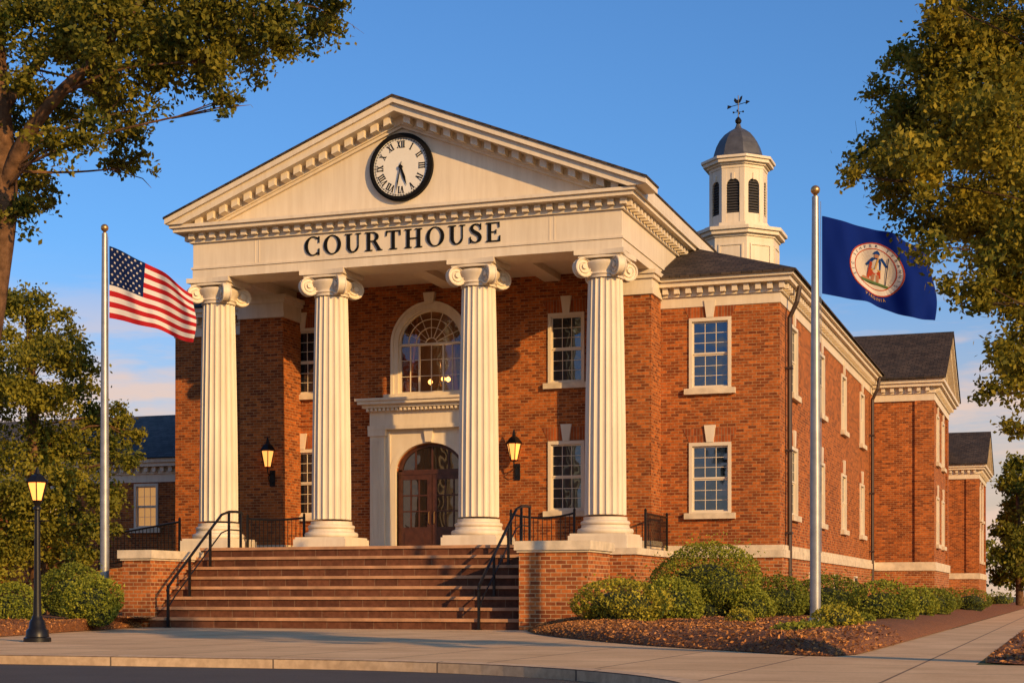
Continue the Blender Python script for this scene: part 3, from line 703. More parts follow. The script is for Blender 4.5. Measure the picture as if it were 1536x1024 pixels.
m = MB(); m.lathe([(.05,20.5),(.12,20.58),(.14,20.66),(.09,20.75),(.025,20.82)], 14, (KX,KY,0)); m.tube([(KX,KY,20.8),(KX,KY,21.7)], .02, 6)
for dx, dy in ((1,0),(-1,0),(0,1),(0,-1)): m.tube([(KX,KY,21.02),(KX+.2*dx,KY+.2*dy,21.02)], .012, 5); m.box(KX+.2*dx-.03, KX+.2*dx+.03, KY+.2*dy-.03, KY+.2*dy+.03, 20.99, 21.05)
m.tube([(KX-.36,KY+.06,21.28),(KX+.40,KY-.06,21.38)], .016, 5)
m.prism([(KX+.32,21.28),(KX+.50,21.39),(KX+.33,21.46)], 'y', KY-.09, KY-.07); m.prism([(KX-.46,21.36),(KX-.3,21.31),(KX-.33,21.25),(KX-.48,21.2)], 'y', KY+.06, KY+.08)
m.prism([(KX-.12,21.40),(KX-.02,21.36),(KX+.08,21.41),(KX+.15,21.55),(KX+.17,21.68),(KX+.09,21.64),(KX+.04,21.53),(KX-.05,21.52),(KX-.15,21.62),(KX-.19,21.5)], 'y', KY-.012, KY+.012)
m.build('weathervane', M['black'], cup, O)
cup.location.z -= .24
# ------------------------------------------------------------------ clock
ck = thing('clock', (-17.78, 41.90, 12.85), 'round white clock with black rim and Roman numerals in the pediment', 'clock')
def disc(mb, r, y0, y1, n=64): mb.prism([(r*math.cos(2*PI*k/n), r*math.sin(2*PI*k/n)) for k in range(n)], 'y', y0, y1)
m = MB(); disc(m, .86, -.10, 0); m.build('clock_face', M['clock'], ck)
m = MB(); arcband(m, 0, 0, .83, .91, -.17, 0, 0, 2*PI, 64); arcband(m, 0, 0, .91, .955, -.13, 0, 0, 2*PI, 64); m.build('rim', M['letter'], ck)
m = MB(); arcband(m, 0, 0, .785, .795, -.105, -.095, 0, 2*PI, 64)
for k in range(60):
    a = 2*PI*k/60; c_, s_ = math.cos(a), math.sin(a); hw = .006 if k % 5 else .012
    m.prism([(c_*.76-s_*hw,s_*.76+c_*hw),(c_*.76+s_*hw,s_*.76-c_*hw),(c_*.815+s_*hw,s_*.815-c_*hw),(c_*.815-s_*hw,s_*.815+c_*hw)], 'y', -.106, -.096)
m.build('minute_track', M['letter'], ck)
for n_, txt in enumerate(('XII','I','II','III','IV','V','VI','VII','VIII','IX','X','XI')):
    ph = math.radians(30*n_); up = (math.sin(ph), math.cos(ph)); rt = (math.cos(ph), -math.sin(ph)); r0, r1 = .54, .735
    wd = {'I': .062, 'V': .125, 'X': .125}; tot = sum(wd[c] for c in txt); x = -tot/2; m = MB(); lay = [0]
    def bar(xa, za, xb, zb, w_):
        lay[0] += 1
        p = [(xa-w_, za), (xa+w_, za), (xb+w_, zb), (xb-w_, zb)]
        m.prism([(rt[0]*q[0]+up[0]*q[1], rt[1]*q[0]+up[1]*q[1]) for q in p], 'y', -.108-.0006*lay[0], -.095)
    for c in txt:
        if c == 'I': bar(x+.031, r0, x+.031, r1, .016); bar(x+.031, r0, x+.031, r0+.014, .028); bar(x+.031, r1-.014, x+.031, r1, .028)
        if c == 'V': bar(x+.062, r0, x+.022, r1, .017); bar(x+.062, r0, x+.10, r1, .008); bar(x+.022, r1-.014, x+.022, r1, .03); bar(x+.1, r1-.014, x+.1, r1, .022)
        if c == 'X': bar(x+.1, r0, x+.025, r1, .017); bar(x+.022, r0, x+.1, r1, .008); bar(x+.025, r1-.014, x+.025, r1, .03); bar(x+.1, r0, x+.1, r0+.014, .03); bar(x+.1, r1-.014, x+.1, r1, .022); bar(x+.022, r0, x+.022, r0+.014, .022)
        x += wd[c]
    m.build('numeral', M['letter'], ck)
def hand(name, ang, L, w_, tail, y):
    ph = math.radians(ang); up = (math.sin(ph), math.cos(ph)); rt = (math.cos(ph), -math.sin(ph)); m = MB()
    p = [(-w_*.6,-tail),(w_*.6,-tail),(w_,L*.55),(0,L),(-w_,L*.55)]
    m.prism([(rt[0]*q[0]+up[0]*q[1], rt[1]*q[0]+up[1]*q[1]) for q in p], 'y', y-.012, y); m.build(name, M['letter'], ck)
hand('hour_hand', 161, .56, .038, .06, -.125); hand('minute_hand', 191, .76, .017, .14, -.145)
m = MB(); disc(m, .055, -.17, -.1, 20); m.build('hub', M['letter'], ck)
# ------------------------------------------------------------------ front steps
ST = thing('front_steps', (-16.9, 35.5, 0), 'wide flight of brown steps rising to the portico between two brick piers', 'steps'); SO = (-16.9, 35.5, 0)
TD = 2.92/NS; SX0, SX1 = -22.0, -12.02
for i in range(NS):
    y = 35.5+i*TD; m = MB()
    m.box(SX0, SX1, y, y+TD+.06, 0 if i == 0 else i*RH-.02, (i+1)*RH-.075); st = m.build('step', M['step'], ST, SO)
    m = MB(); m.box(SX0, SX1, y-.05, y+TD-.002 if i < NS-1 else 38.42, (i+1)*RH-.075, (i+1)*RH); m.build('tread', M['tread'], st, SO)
for x0, x1, zt, yf, yb in ((-22.82, -22.0, 1.70, 35.55, 38.44), (-12.02, -10.36, 1.80, 35.2, 37.05)):
    m = MB(); m.box(x0, x1, yf, yb, 0, zt); w_ = m.build('pier', M['brick_base'], ST, SO)
    m = MB(); m.box(x0-.09, x1+.09, yf-.1, yb+.09, zt+.05, zt+.26); m.box(x0-.04, x1+.04, yf-.05, yb+.04, zt, zt+.05); m.build('coping', M['stone'], w_, SO)
# ------------------------------------------------------------------ railings
def handrail(x, label):
    t = thing('handrail', (x, 35.6, 0), label, 'handrail', None); o_ = (x, 35.6, 0)
    def zt(y): return max(0, min(LZ, (y-35.5)/2.92*LZ+RH*.5))
    top = [(x,35.36,.92),(x,35.45,1.06)]+[(x,y,zt(y)+.98) for y in (35.75,36.5,37.3,38.1,38.5)]+[(x,38.9,LZ+1.0),(x,39.2,LZ+.99)]
    m = MB(); m.tube(top, .036, 8); m.build('top_rail', M['black'], t, o_)
    m = MB(); m.tube([(x,35.45,.55)]+[(x,y,zt(y)+.5) for y in (35.75,36.5,37.3,38.1,38.5)]+[(x,39.15,LZ+.5)], .02, 6); m.build('lower_rail', M['black'], t, o_)
    for y in (35.40, 36.45, 37.5, 38.5, 39.15):
        st_ = 0 if y < 35.45 else (min(NS, int((y-35.5)/TD)+1))*RH
        m = MB(); m.box(x-.028, x+.028, y-.028, y+.028, st_, (zt(y) if y > 35.5 else .1)+.97); m.box(x-.06, x+.06, y-.06, y+.06, st_, st_+.02); m.build('post', M['black'], t, o_)
    return t
handrail(-13.08, 'black iron stair handrail on the right side of the front steps')
handrail(-21.4, 'black iron stair handrail on the left side of the front steps')
def railing(p, q, label, z0=LZ, z1=None, sag=0, n=None):
    z1 = z0 if z1 is None else z1; t = thing('railing', (p[0], p[1], z0), label, 'railing'); o_ = (p[0], p[1], z0)
    L_ = math.hypot(q[0]-p[0], q[1]-p[1]); n = n or int(L_/.125)
    def pt(f, h): return (p[0]+(q[0]-p[0])*f, p[1]+(q[1]-p[1])*f, z0+(z1-z0)*f+h-sag*4*f*(1-f)*(h > .5))
    m = MB(); m.tube([pt(f/10, 1.0) for f in range(11)], .03, 8); m.build('top_rail', M['black'], t, o_)
    m = MB(); m.tube([pt(0,.12), pt(1,.12)], .018, 6); m.build('bottom_rail', M['black'], t, o_)
    for f in (0, 1):
        m = MB(); a = pt(f, 0); m.box(a[0]-.03, a[0]+.03, a[1]-.03, a[1]+.03, a[2], a[2]+1.05); m.lathe([(.03,0),(.045,.04),(.01,.09)], 8, (a[0],a[1],a[2]+1.05)); m.build('post', M['black'], t, o_)
    for k in range(1, n):
        f = k/n; a, b = pt(f, .12), pt(f, 1.0); m = MB(); m.tube([a, b], .012, 5); m.build('baluster', M['black'], t, o_)
railing((-14.75, 42.5), (-12.9, 42.5), 'sagging black iron railing between the two right columns', sag=.12)
railing((-23.0, 42.5), (-21.15, 42.5), 'black iron railing between the two left columns', sag=.05)
railing((-11.1, 43.35), (-11.1, 45.85), 'black iron railing from the right column back to the wall')
railing((-24.85, 41.75), (-27.6, 41.75), 'sloping black iron railing on the ramp left of the portico', z0=1.98, z1=1.58)
# ------------------------------------------------------------------ pavilions
def pavilion(y0, y1, x1, ze, zr, wy, label):
    loc = (x1, y0, 0); t = thing('gabled_pavilion', loc, label, 'building'); ym = (y0+y1)/2
    zw = ze-.84; zu = min(6.6, zw-2.4); hs = [(y-.6, y+.6, z, z+WH) for y in wy for z in (zu, 3.0)]
    m = MB(); sheet(m, 'x', x1, y0, y1, 2.2, zw, hs, .16, -1); sheet(m, 'y', y0, -12, x1, 2.2, zw); sheet(m, 'y', y1, -12, x1, 2.2, zw); m.build('wall', M['brick'], t, loc)
    for y in wy:
        for z in (zu, 3.0): window(t, loc, (x1, y, z), PI/2, 1.22, WH)
    m = MB(); m.box(-12, x1+.1, y0-.1, y1+.1, 0, 1.85); m.build('base_course', M['brick_base'], t, loc)
    m = MB(); m.box(-12, x1+.15, y0-.15, y1+.15, 1.85, 2.2); m.build('water_table', M['stone'], t, loc)
    for ya, yb in ((y0-.08, y0+.7), (y1-.7, y1+.08)):
        m = MB(); m.box(x1-.7, x1+.08, ya, yb, 2.2, zw); m.build('pilaster', M['brick'], t, loc)
    m = MB()
    for za, zb, o in ((0,.3,.1),(.3,.36,.16),(.36,.56,.13),(.56,.7,.42),(.7,.84,.52)): m.box(-12, x1+o, y0-o, y1+o, zw+za, zw+zb)
    k = y0
    while k < y1: m.box(x1+.12, x1+.31, k, k+.15, zw+.375, zw+.557); k += .36
    k = -7.8
    while k < x1: m.box(k, k+.15, y0-.31, y0-.12, zw+.375, zw+.557); k += .36
    m.build('cornice', M['white'], t, loc)
    ov = .6; sl = (zr-ze)/(ym-y0+ov)
    m = MB(); m.prism([(y0-.1,ze),(y1+.1,ze),(ym,zr-.35)], 'x', x1-.3, x1+.02); m.build('gable', M['white'], t, loc)
    m = MB()
    for s in (-1, 1):
        for a, b, xo in ((0,.16,.55),(.16,.34,.42),(.34,.55,.15)):
            ye = ym+s*(ym-y0+ov); m.prism(clipz([(ym,zr-b),(ye,ze-b),(ye,ze-a),(ym,zr-a)], ze+.002), 'x', x1-.2, x1+xo)
    m.build('raking_cornice', M['white'], t, loc)
    m = MB()
    for s in (-1, 1):
        ye = ym+s*(ym-y0+ov+.05); m.prism([(ym,zr+.003),(ye,ze+.003),(ye,ze+.08),(ym,zr+.085)], 'x', -13.2, x1+.6)
    m.build('roof', M['roof'], t, loc); return t
pavilion(68.95, 77.3, -5.4, 9.75, 12.3, (71.6, 74.7), 'nearer brick pavilion with white gable on the side of the courthouse')
pavilion(104, 112.5, -5.4, 8.9, 11.3, (106.8, 109.7), 'farther brick pavilion with grey gabled roof at the end of the side wall')
# annex on the left
AO = (-38, 52, 0); AN = thing('annex', AO, 'low brick annex with slate roof behind the trees left of the courthouse', 'building')
AW = [-32.35, -36.0, -39.6, -43.2]
m = MB(); sheet(m, 'y', 52, -60, -27, 0, 5.15, [(x-.5, x+.5, 3.3, 4.95) for x in AW], .16); m.build('wall', M['brick'], AN, AO)
for i, x in enumerate(AW): window(AN, AO, (x, 52, 3.3), 0, 1.02, 1.65, 3, 2, 'warmpane' if i == 0 else 'glass', False)
m = MB(); cornice(m, -60, -27.7, 52, 58, 5.0, dy=False); m.build('cornice', M['white'], AN, AO)
m = MB(); m.add([(-60,51.4,5.86),(-27.6,51.4,5.86),(-27.6,57,8.1),(-60,57,8.1),(-27.6,62.6,5.86),(-60,62.6,5.86)], [(0,1,2,3),(3,2,4,5)]); m.build('roof', M['annexroof'], AN, AO)
# ------------------------------------------------------------------ wall lanterns and lamp post
def lantern(parent, c, s, n=6, wd=1.0):
    x, y, z = c; q = s*wd
    m = MB(); m.lathe([(.09*q,0),(.11*q,.04*s),(.05*q,.0)], n, c); m.lathe([(.21*q,.52*s),(.235*q,.55*s),(.13*q,.70*s),(.05*q,.76*s),(.05*q,.80*s),(.015*q,.95*s)], n, c)
    for k in range(n):
        a = 2*PI*k/n; m.tube([(x+.10*q*math.cos(a),y+.10*q*math.sin(a),z+.03*s),(x+.20*q*math.cos(a),y+.20*q*math.sin(a),z+.53*s)], .016*s, 5)
    h = m.build('lantern', M['black'], parent)
    g_ = MB(); g_.lathe([(.092*q,.05*s),(.185*q,.51*s)], n, c, cap=False); g_.build('glass', M['lampglass'], h)
    b_ = MB(); b_.lathe([(.01*s,.12*s),(.06*s,.2*s),(.055*s,.3*s),(.01*s,.42*s)], 10, c); b_.build('bulb', M['bulb'], h, smooth=True)
def wall_lantern(loc, label):
    t = thing('wall_lantern', loc, label, 'wall lantern')
    m = MB(); m.box(-.09, .09, -.03, 0, -.55, -.05); m.tube([(0,-.03,-.12),(0,-.16,-.2),(0,-.3,-.18),(0,-.33,-.08),(0,-.33,0)], .022, 6)
    m.tube([(0,-.03,-.45),(0,-.2,-.42),(0,-.3,-.28),(0,-.2,-.22)], .016, 6); m.build('bracket', M['black'], t)
    lantern(t, (0,-.33,0), 1.0, 6, 1.12)
wall_lantern((-23.45, 44.94, 4.75), 'lit black iron wall lantern on the left brick pilaster')
wall_lantern((-15.82, 46.19, 4.85), 'lit black iron wall lantern to the right of the entrance doors')
lx, ly, _ = at(56, 962, 28)
lp = thing('street_lamp', (lx, ly, 0), 'short black lamp post with a glowing lantern at the left edge', 'street lamp')
m = MB(); m.lathe([(.235,0),(.235,.07),(.2,.09),(.19,.2),(.15,.24),(.13,.36),(.10,.40),(.085,.46)], 12); m.build('base', M['black'], lp, smooth=True)
m = MB(); m.lathe([(.075,.46),(.06,.9),(.05,2.0),(.045,2.28),(.07,2.3),(.07,2.33),(.045,2.36),(.06,2.40),(.09,2.43)], 14); m.tube([(-.22,0,2.1),(.22,0,2.1)], .014, 6); m.build('post', M['black'], lp, smooth=True)
lantern(lp, (0,0,2.43), .64, 6, 1.42)
# ------------------------------------------------------------------ flags
def flagpole(loc, h, r, label):
    t = thing('flagpole', loc, label, 'flagpole')
    m = MB(); m.lathe([(r,0.0),(r,h*.35),(r*.62,h-.05),(r*.62,h)], 20); m.build('pole', M['steel'], t, smooth=True)
    m = MB(); m.lathe([(r*2.1,0),(r*2.1,.05),(r*1.4,.12),(r*1.05,.2)], 20); m.build('base_collar', M['steel'], t, smooth=True)
    q = r/.125; m = MB(); m.lathe([(.03*q,h),(.05*q,h+.04*q)]+[(q*(.105*math.sin(PI*k/10)+.003), h+q*(.15-.105*math.cos(PI*k/10))) for k in range(11)], 16); m.build('ball', M['gold'], t, smooth=True)
    m = MB(); m.tube([(r*1.15,-.02,1.4),(r*.8+.02,-.02,h-.1)], .006, 5); m.build('halyard', M['steel'], t)
def clothmat(name, col):
    m, N, L, b = newmat(name); b.inputs['Base Color'].default_value = (*col, 1); b.inputs['Roughness'].default_value = .8; b.inputs['Specular IOR Level'].default_value = .06
    tr = N.new('ShaderNodeBsdfTranslucent'); tr.inputs['Color'].default_value = (*col, 1)
    mx = N.new('ShaderNodeMixShader'); mx.inputs[0].default_value = .25
    L.new(b.outputs[0], mx.inputs[1]); L.new(tr.outputs[0], mx.inputs[2]); L.new(mx.outputs[0], N['Material Output'].inputs['Surface']); return m
for nme, c in (('fred',(.46,.02,.025)),('fwhite',(.75,.70,.64)),('fseal',(.66,.57,.46)),('fring',(.72,.66,.58)),('fnavy',(.008,.02,.085)),('fblue',(.0045,.020,.18)),('fgold',(.55,.33,.08)),('fsky',(.012,.055,.22)),('fgrey',(.36,.33,.29)),('forange',(.46,.07,.03)),('fskin',(.42,.20,.11)),('fgreen',(.10,.16,.06))): M[nme] = clothmat('flag_'+nme[1:], c)
def flag_fn(base, W, H, dt, db, amp, seed):
    def P(a, b):
        top = base[2]-dt*a**1.15; bot = base[2]-H-db*a**1.2; z = bot+(top-bot)*b
        wv = amp*(a**.65)*(math.sin(a*10.5+b*2.2+seed)+.4*math.sin(a*19-b*4+seed*2)+.25*math.sin(a*29+b*6))
        zz = .06*H/1.9*math.sin(a*10.5+seed+1.2)*a
        xx = W*a+.03*W*math.sin(b*5+a*6)*a
        return Vector((base[0]+RX*xx+FX*wv, base[1]+RY*xx+FY*wv, z+zz))
    return P
def nrm(P, a, b):
    e = .004; return (P(a+e,b)-P(a-e,b)).cross(P(a,b+e)-P(a,b-e)).normalized()
def decals(P, polys, name, mat, parent, off, d):
    m = MB()
    for poly in polys:
        for sgn in (1, -1):
            vs = [P(a, b)+nrm(P, a, b)*d*sgn for a, b in poly]; m.add(vs, [tuple(range(len(vs)))])
    m.build(name, mat, parent, off, fix=False)
px, py, _ = at(157, 845, 43)
flagpole((px, py, 0), EYE+(893-350)*43/FL, .12, 'tall steel flagpole with the striped flag left of the portico')
base = at(164, 369, 43); P = flag_fn(base, 2.28, 1.92, 1.25, .64, .13, .4)
NA, NB = 78, 52; m = MB(); m.v = [tuple(P(i/NA, j/NB)) for i in range(NA+1) for j in range(NB+1)]
for i in range(NA):
    for j in range(NB):
        m.f.append((i*(NB+1)+j, (i+1)*(NB+1)+j, (i+1)*(NB+1)+j+1, i*(NB+1)+j+1))
        st_ = j*13//NB; m.mi.append(2 if (i/NA < .40 and st_ >= 6) else (0 if st_ % 2 == 0 else 1))
f1 = m.build('flag', [M['fred'], M['fwhite'], M['fnavy']], None, base, smooth=True, fix=False); f1.location = base
tag(f1, 'red and white striped flag with stars on blue, flying left of the portico', 'flag')
stars = []
for r in range(9):
    for c in range(6 if r % 2 == 0 else 5):
        ca = .40*((c+.5)/6 if r % 2 == 0 else (c+1)/6); cb = 6/13+(7/13)*(r+.6)/9.2
        stars.append([(ca+(.0165 if k % 2 == 0 else .0068)*math.sin(PI*k/5), cb+(.0215 if k % 2 == 0 else .0088)*math.cos(PI*k/5)) for k in range(10)])
decals(P, stars, 'stars', M['fwhite'], f1, base, .008)
TF = 30.0; sf = TF/38
px, py, _ = at(1223, 925, TF)
flagpole((px, py, .2), EYE+(893-295)*TF/FL-.2, .102, 'tall steel flagpole with the blue flag right of the steps')
base = at(1233, 324, TF); P2 = flag_fn(base, 2.66*sf, 1.83*sf, .80*sf, .70*sf, .19*sf, 1.9)
m = MB(); NA, NB = 70, 44; m.v = [tuple(P2(i/NA, j/NB)) for i in range(NA+1) for j in range(NB+1)]
for i in range(NA):
    for j in range(NB): m.f.append((i*(NB+1)+j, (i+1)*(NB+1)+j, (i+1)*(NB+1)+j+1, i*(NB+1)+j+1)); m.mi.append(0)
f2 = m.build('flag', M['fblue'], None, base, smooth=True, fix=False); f2.location = base
tag(f2, 'deep blue flag with a round white seal flying on the right', 'flag')
SA, SB, RA_, RB_ = .48, .48, .235, .345
def sp(x, y): return (SA+x*RA_, SB+y*RB_)
def annulus(r0, r1, n=40): return [[sp(r0*math.cos(2*PI*k/n), r0*math.sin(2*PI*k/n)), sp(r1*math.cos(2*PI*k/n), r1*math.sin(2*PI*k/n)), sp(r1*math.cos(2*PI*(k+1)/n), r1*math.sin(2*PI*(k+1)/n)), sp(r0*math.cos(2*PI*(k+1)/n), r0*math.sin(2*PI*(k+1)/n))] for k in range(n)]
def bands(ra, rb, k): return [q for i in range(k) for q in annulus(ra+(rb-ra)*i/k, ra+(rb-ra)*(i+1)/k)]
decals(P2, bands(.77, 1.0, 2), 'seal_border', M['fring'], f2, base, .006)
decals(P2, bands(.0005, .77, 6), 'seal', M['fseal'], f2, base, .006)
decals(P2, annulus(.955, 1.0)+annulus(.75, .785), 'seal_ring', M['forange'], f2, base, .010)
def text2d(txt, size):
    cu = bpy.data.curves.new('t', 'FONT'); cu.body = txt; cu.size = size; cu.align_x = 'CENTER'; ob = bpy.data.objects.new('t', cu); COL.objects.link(ob)
    dg = bpy.context.evaluated_depsgraph_get(); dg.update(); me = ob.evaluated_get(dg).to_mesh()
    V = [(v.co.x, v.co.y) for v in me.vertices]; Fc = [tuple(p.vertices) for p in me.polygons]; ob.evaluated_get(dg).to_mesh_clear(); bpy.data.objects.remove(ob); bpy.data.curves.remove(cu); return V, Fc
def arc_text(txt, r, size, top, span):
    polys = []
    for i, ch in enumerate(txt):
        if ch == ' ': continue
        f = (i+.5)/len(txt)-.5; V, Fc = text2d(ch, size)
        a = (PI/2-f*span) if top else (-PI/2+f*span)
        for fc in Fc:
            q = []
            for k in fc:
                x, y = V[k]
                if top: X = (r+y)*math.cos(a)+x*math.sin(a); Y = (r+y)*math.sin(a)-x*math.cos(a)
                else: X = (r-y)*math.cos(a)-x*math.sin(a); Y = (r-y)*math.sin(a)+x*math.cos(a)
                q.append(sp(X, Y))
            polys.append(q)
    return polys
decals(P2, arc_text('SIC SEMPER TYRANNIS', .82, .145, True, 4.2), 'motto', M['fnavy'], f2, base, .012)
decals(P2, arc_text('VIRGINIA', 1.17, .17, False, .85), 'state_name', M['fgold'], f2, base, .012)
fig = [('fgreen', [[(-.52,-.55),(.52,-.55),(.60,-.44),(-.60,-.44)]]),
       ('fskin', [[(-.55,-.44),(-.2,-.50),(.0,-.48),(-.22,-.38),(-.45,-.34)]]),
       ('fskin', [[(-.13,-.54),(-.03,-.54),(.03,-.20),(-.11,-.20)], [(.08,-.54),(.18,-.54),(.18,-.20),(.06,-.20)]]),
       ('forange', [[(-.30,-.36),(-.20,-.40),(-.08,.20),(-.15,.34)]]),
       ('fsky', [[(-.17,-.10),(.21,-.10),(.21,.30),(.15,.42),(-.09,.42),(-.15,.30)], [(.15,.42),(.40,.18),(.45,.26),(.22,.49)], [(-.10,.43),(-.32,.14),(-.25,.08),(-.07,.34)]]),
       ('forange', [[(-.20,-.30),(.24,-.30),(.21,-.04),(-.17,-.04)]]),
       ('fskin', [[(-.02,.42),(.09,.42),(.11,.50),(.08,.56),(-.01,.56),(-.04,.50)]]),
       ('fsky', [[(-.08,.55),(.14,.55),(.12,.64),(.04,.71),(-.05,.64)]]),
       ('fgold', [[(-.18,-.05),(.22,-.05),(.22,.01),(-.18,.01)], [(.0,.01),(.05,.01),(.12,.40),(.07,.40)]]),
       ('fnavy', [[(.42,-.50),(.455,-.50),(.455,.55),(.42,.55)]])]
for i, (k, ps) in enumerate(fig): decals(P2, [[sp(x, y) for x, y in q] for q in ps], 'seal_figure', M[k], f2, base, .010+.0015*i)
# ------------------------------------------------------------------ shrubs
def shrub(u, t, wpx, vtop, label, mat='leafS', leaf=.07, dens=1.0, zb=.12):
    x, y, _ = at(u, 893, t); s = FL/t; rx = wpx/s/2; H = EYE+(893-vtop)/s-zb
    n = int(min(15000, 2*PI*rx*max(rx, H)/(leaf*leaf*.24)*dens)); lob = rng.normal(size=(20,3)); lob[:,2] = np.abs(lob[:,2])-.15; lob /= np.linalg.norm(lob, axis=1)[:,None]
    d = rng.normal(size=(n,3)); d[:,2] = np.where(d[:,2] < 0, d[:,2]*.55, d[:,2]); d /= np.linalg.norm(d, axis=1)[:,None]
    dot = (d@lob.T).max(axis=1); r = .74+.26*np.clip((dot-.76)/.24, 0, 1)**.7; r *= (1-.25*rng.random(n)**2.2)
    cz = H*.42; Pn = d*r[:,None]; Pn[:,0] *= rx; Pn[:,1] *= rx*.95
    Pn[:,2] = np.where(Pn[:,2] > 0, cz+Pn[:,2]*(H-cz), cz+Pn[:,2]*cz*1.5); Pn[:,2] = np.maximum(Pn[:,2], rng.random(n)*.12-.05)
    stray = rng.random(n) < .08; Pn[stray] *= 1+.17*rng.random(stray.sum())[:,None]
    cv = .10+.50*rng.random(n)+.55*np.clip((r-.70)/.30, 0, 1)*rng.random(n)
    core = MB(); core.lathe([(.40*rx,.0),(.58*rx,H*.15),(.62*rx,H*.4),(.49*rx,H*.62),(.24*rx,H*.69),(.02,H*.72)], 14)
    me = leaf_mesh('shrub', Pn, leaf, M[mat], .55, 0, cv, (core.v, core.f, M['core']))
    o = link('shrub', me, None, (x, y, zb)); tag(o, label, 'shrub', 'shrubs around the courthouse'); return o
shrub(1062, 40, 180, 811, 'largest rounded green shrub beside the right column base')
shrub(932, 34, 156, 864, 'broad bright green shrub in front of the right brick pier', 'leafY')
shrub(1008, 35.5, 98, 864, 'small round shrub tucked between the broad front shrub and the largest shrub')
shrub(1166, 42, 96, 860, 'dark low shrub between the largest shrub and the blue flag pole', 'leafD')
shrub(1240, 43, 128, 860, 'spreading dark shrub directly behind the blue flag pole', 'leafD')
shrub(1325, 37, 114, 869, 'rounded shrub right of the blue flag pole beside the walk')
shrub(1255, 29, 82, 905, 'small yellow green shrub at the foot of the blue flag pole', 'leafY', .06)
shrub(1206, 26, 104, 930, 'low spreading ground shrub nearest the pavement on the right', 'leafS', .07, 1.0, .05)
shrub(1396, 50, 74, 877, 'clipped shrub along the side wall, nearest the pavilion corner', 'leafD')
shrub(1376, 45, 68, 879, 'small shrub along the side wall just beyond the flagpole shrubs')
shrub(1456, 66, 66, 882, 'shrub by the far part of the side walk below the pavilion', 'leafD', dens=.6)
shrub(1420, 64, 46, 880, 'dark shrub close to the base of the nearer pavilion', 'leafD', dens=.6)
shrub(1500, 110, 40, 886, 'distant shrub at the end of the side walk', dens=.4, leaf=.12)
shrub(1110, 33, 46, 911, 'tiny yellow green plant in the mulch in front of the largest shrub', 'leafY', .06)
shrub(1296, 33, 42, 918, 'tiny green plant in the mulch between the yellow shrub and the walk', 'leafS', .06)
shrub(1128, 39, 74, 881, 'low green plant at the right foot of the largest shrub', 'leafS', .065)
shrub(142, 37, 100, 861, 'round bright shrub left of the left brick pier')
shrub(108, 41, 108, 842, 'taller dark shrub behind the round shrub on the left', 'leafD')
shrub(20, 35, 88, 872, 'shrub cut by the left edge behind the lamp post')
# ------------------------------------------------------------------ trees
def crown_points(cl, dens, leaf, nsub=12, sg=.24):
    Ps = []; cs = []
    for c, r in cl:
        k = max(4, int(nsub*(.7+.6*random.random()))); n = int(dens*r*r/k)
        cb = random.uniform(-.15, .15)
        for _ in range(k):
            d = rng.normal(size=3); d /= np.linalg.norm(d); sc = np.array(c)+d*r*.9*rng.random()**.5
            q = rng.normal(size=(n,3))*np.array([sg,sg,sg*.7])*r*(.7+.6*random.random()); Ps.append(sc+q); cs.append(np.clip(.45+cb+random.uniform(-.22,.22)+.55*(rng.random(n)-.5), 0, 1))
    return np.concatenate(Ps), np.concatenate(cs)
def tree(base, trunk, rads, clumps, mat, leaf, dens, label, limbs=(), minr=.02, nsub=12, maxr=1, bark='bark', sg=.24):
    t = thing('tree', base, label, 'tree'); m = MB()
    def sm(path, k=6):
        P = [np.array(p, float) for p in path]; out = []
        for i in range(len(P)-1):
            p0, p1, p2, p3 = P[max(0,i-1)], P[i], P[i+1], P[min(len(P)-1,i+2)]
            for j in range(k):
                s = j/k; out.append(.5*((2*p1)+(-p0+p2)*s+(2*p0-5*p1+4*p2-p3)*s*s+(-p0+3*p1-3*p2+p3)*s**3))
        out.append(P[-1]); return out
    TP = sm(trunk); TR = np.interp(np.linspace(0, 1, len(TP)), np.linspace(0, 1, len(rads)), rads)
    m.tube(TP, list(TR), 14); skel = list(zip(TP, TR))
    for lp_, lr in limbs:
        LP = sm(lp_); LR = np.interp(np.linspace(0, 1, len(LP)), np.linspace(0, 1, len(lr)), lr); m.tube(LP, list(LR), 10); skel += list(zip(LP, LR))
    for c, r in clumps:
        c = np.array(c); best = min(skel, key=lambda q: np.linalg.norm(q[0]-c)+(3*max(0, q[0][2]-c[2]+.15*np.linalg.norm(q[0]-c))))
        p = best[0]; mid = (p+c)/2+np.array([random.uniform(-.1,.1), random.uniform(-.1,.1), random.uniform(-.05,.2)])*np.linalg.norm(c-p)
        r0 = min(maxr, max(minr, min(best[1]*.4, np.linalg.norm(c-p)*.016))); bp = sm([p, mid, c], 4)
        m.tube(bp, list(np.linspace(r0, r0*.35, len(bp))), 6)
        for _ in range(3):
            e = c+rng.normal(size=3)*r*.5; m.tube([mid*.4+c*.6, (c+e)/2+rng.normal(size=3)*r*.06, e], [r0*.4, r0*.3, r0*.12], 5)
    m.build('trunk', M[bark], t, base, smooth=True)
    Pn, cv = crown_points(clumps, dens, leaf, nsub, sg)
    link('crown', leaf_mesh('crown', Pn-np.array(base), leaf, M[mat], .58, 0, cv), t)
    return t
def CL(lst, t, jit):
    out = []
    for u, v, r in lst:
        tt = t+random.uniform(-jit, jit); out.append((at(u, v, tt), r*tt/FL))
    return out
T = 20
b0 = at(-80, 893, T); b0 = (b0[0], b0[1], 0)
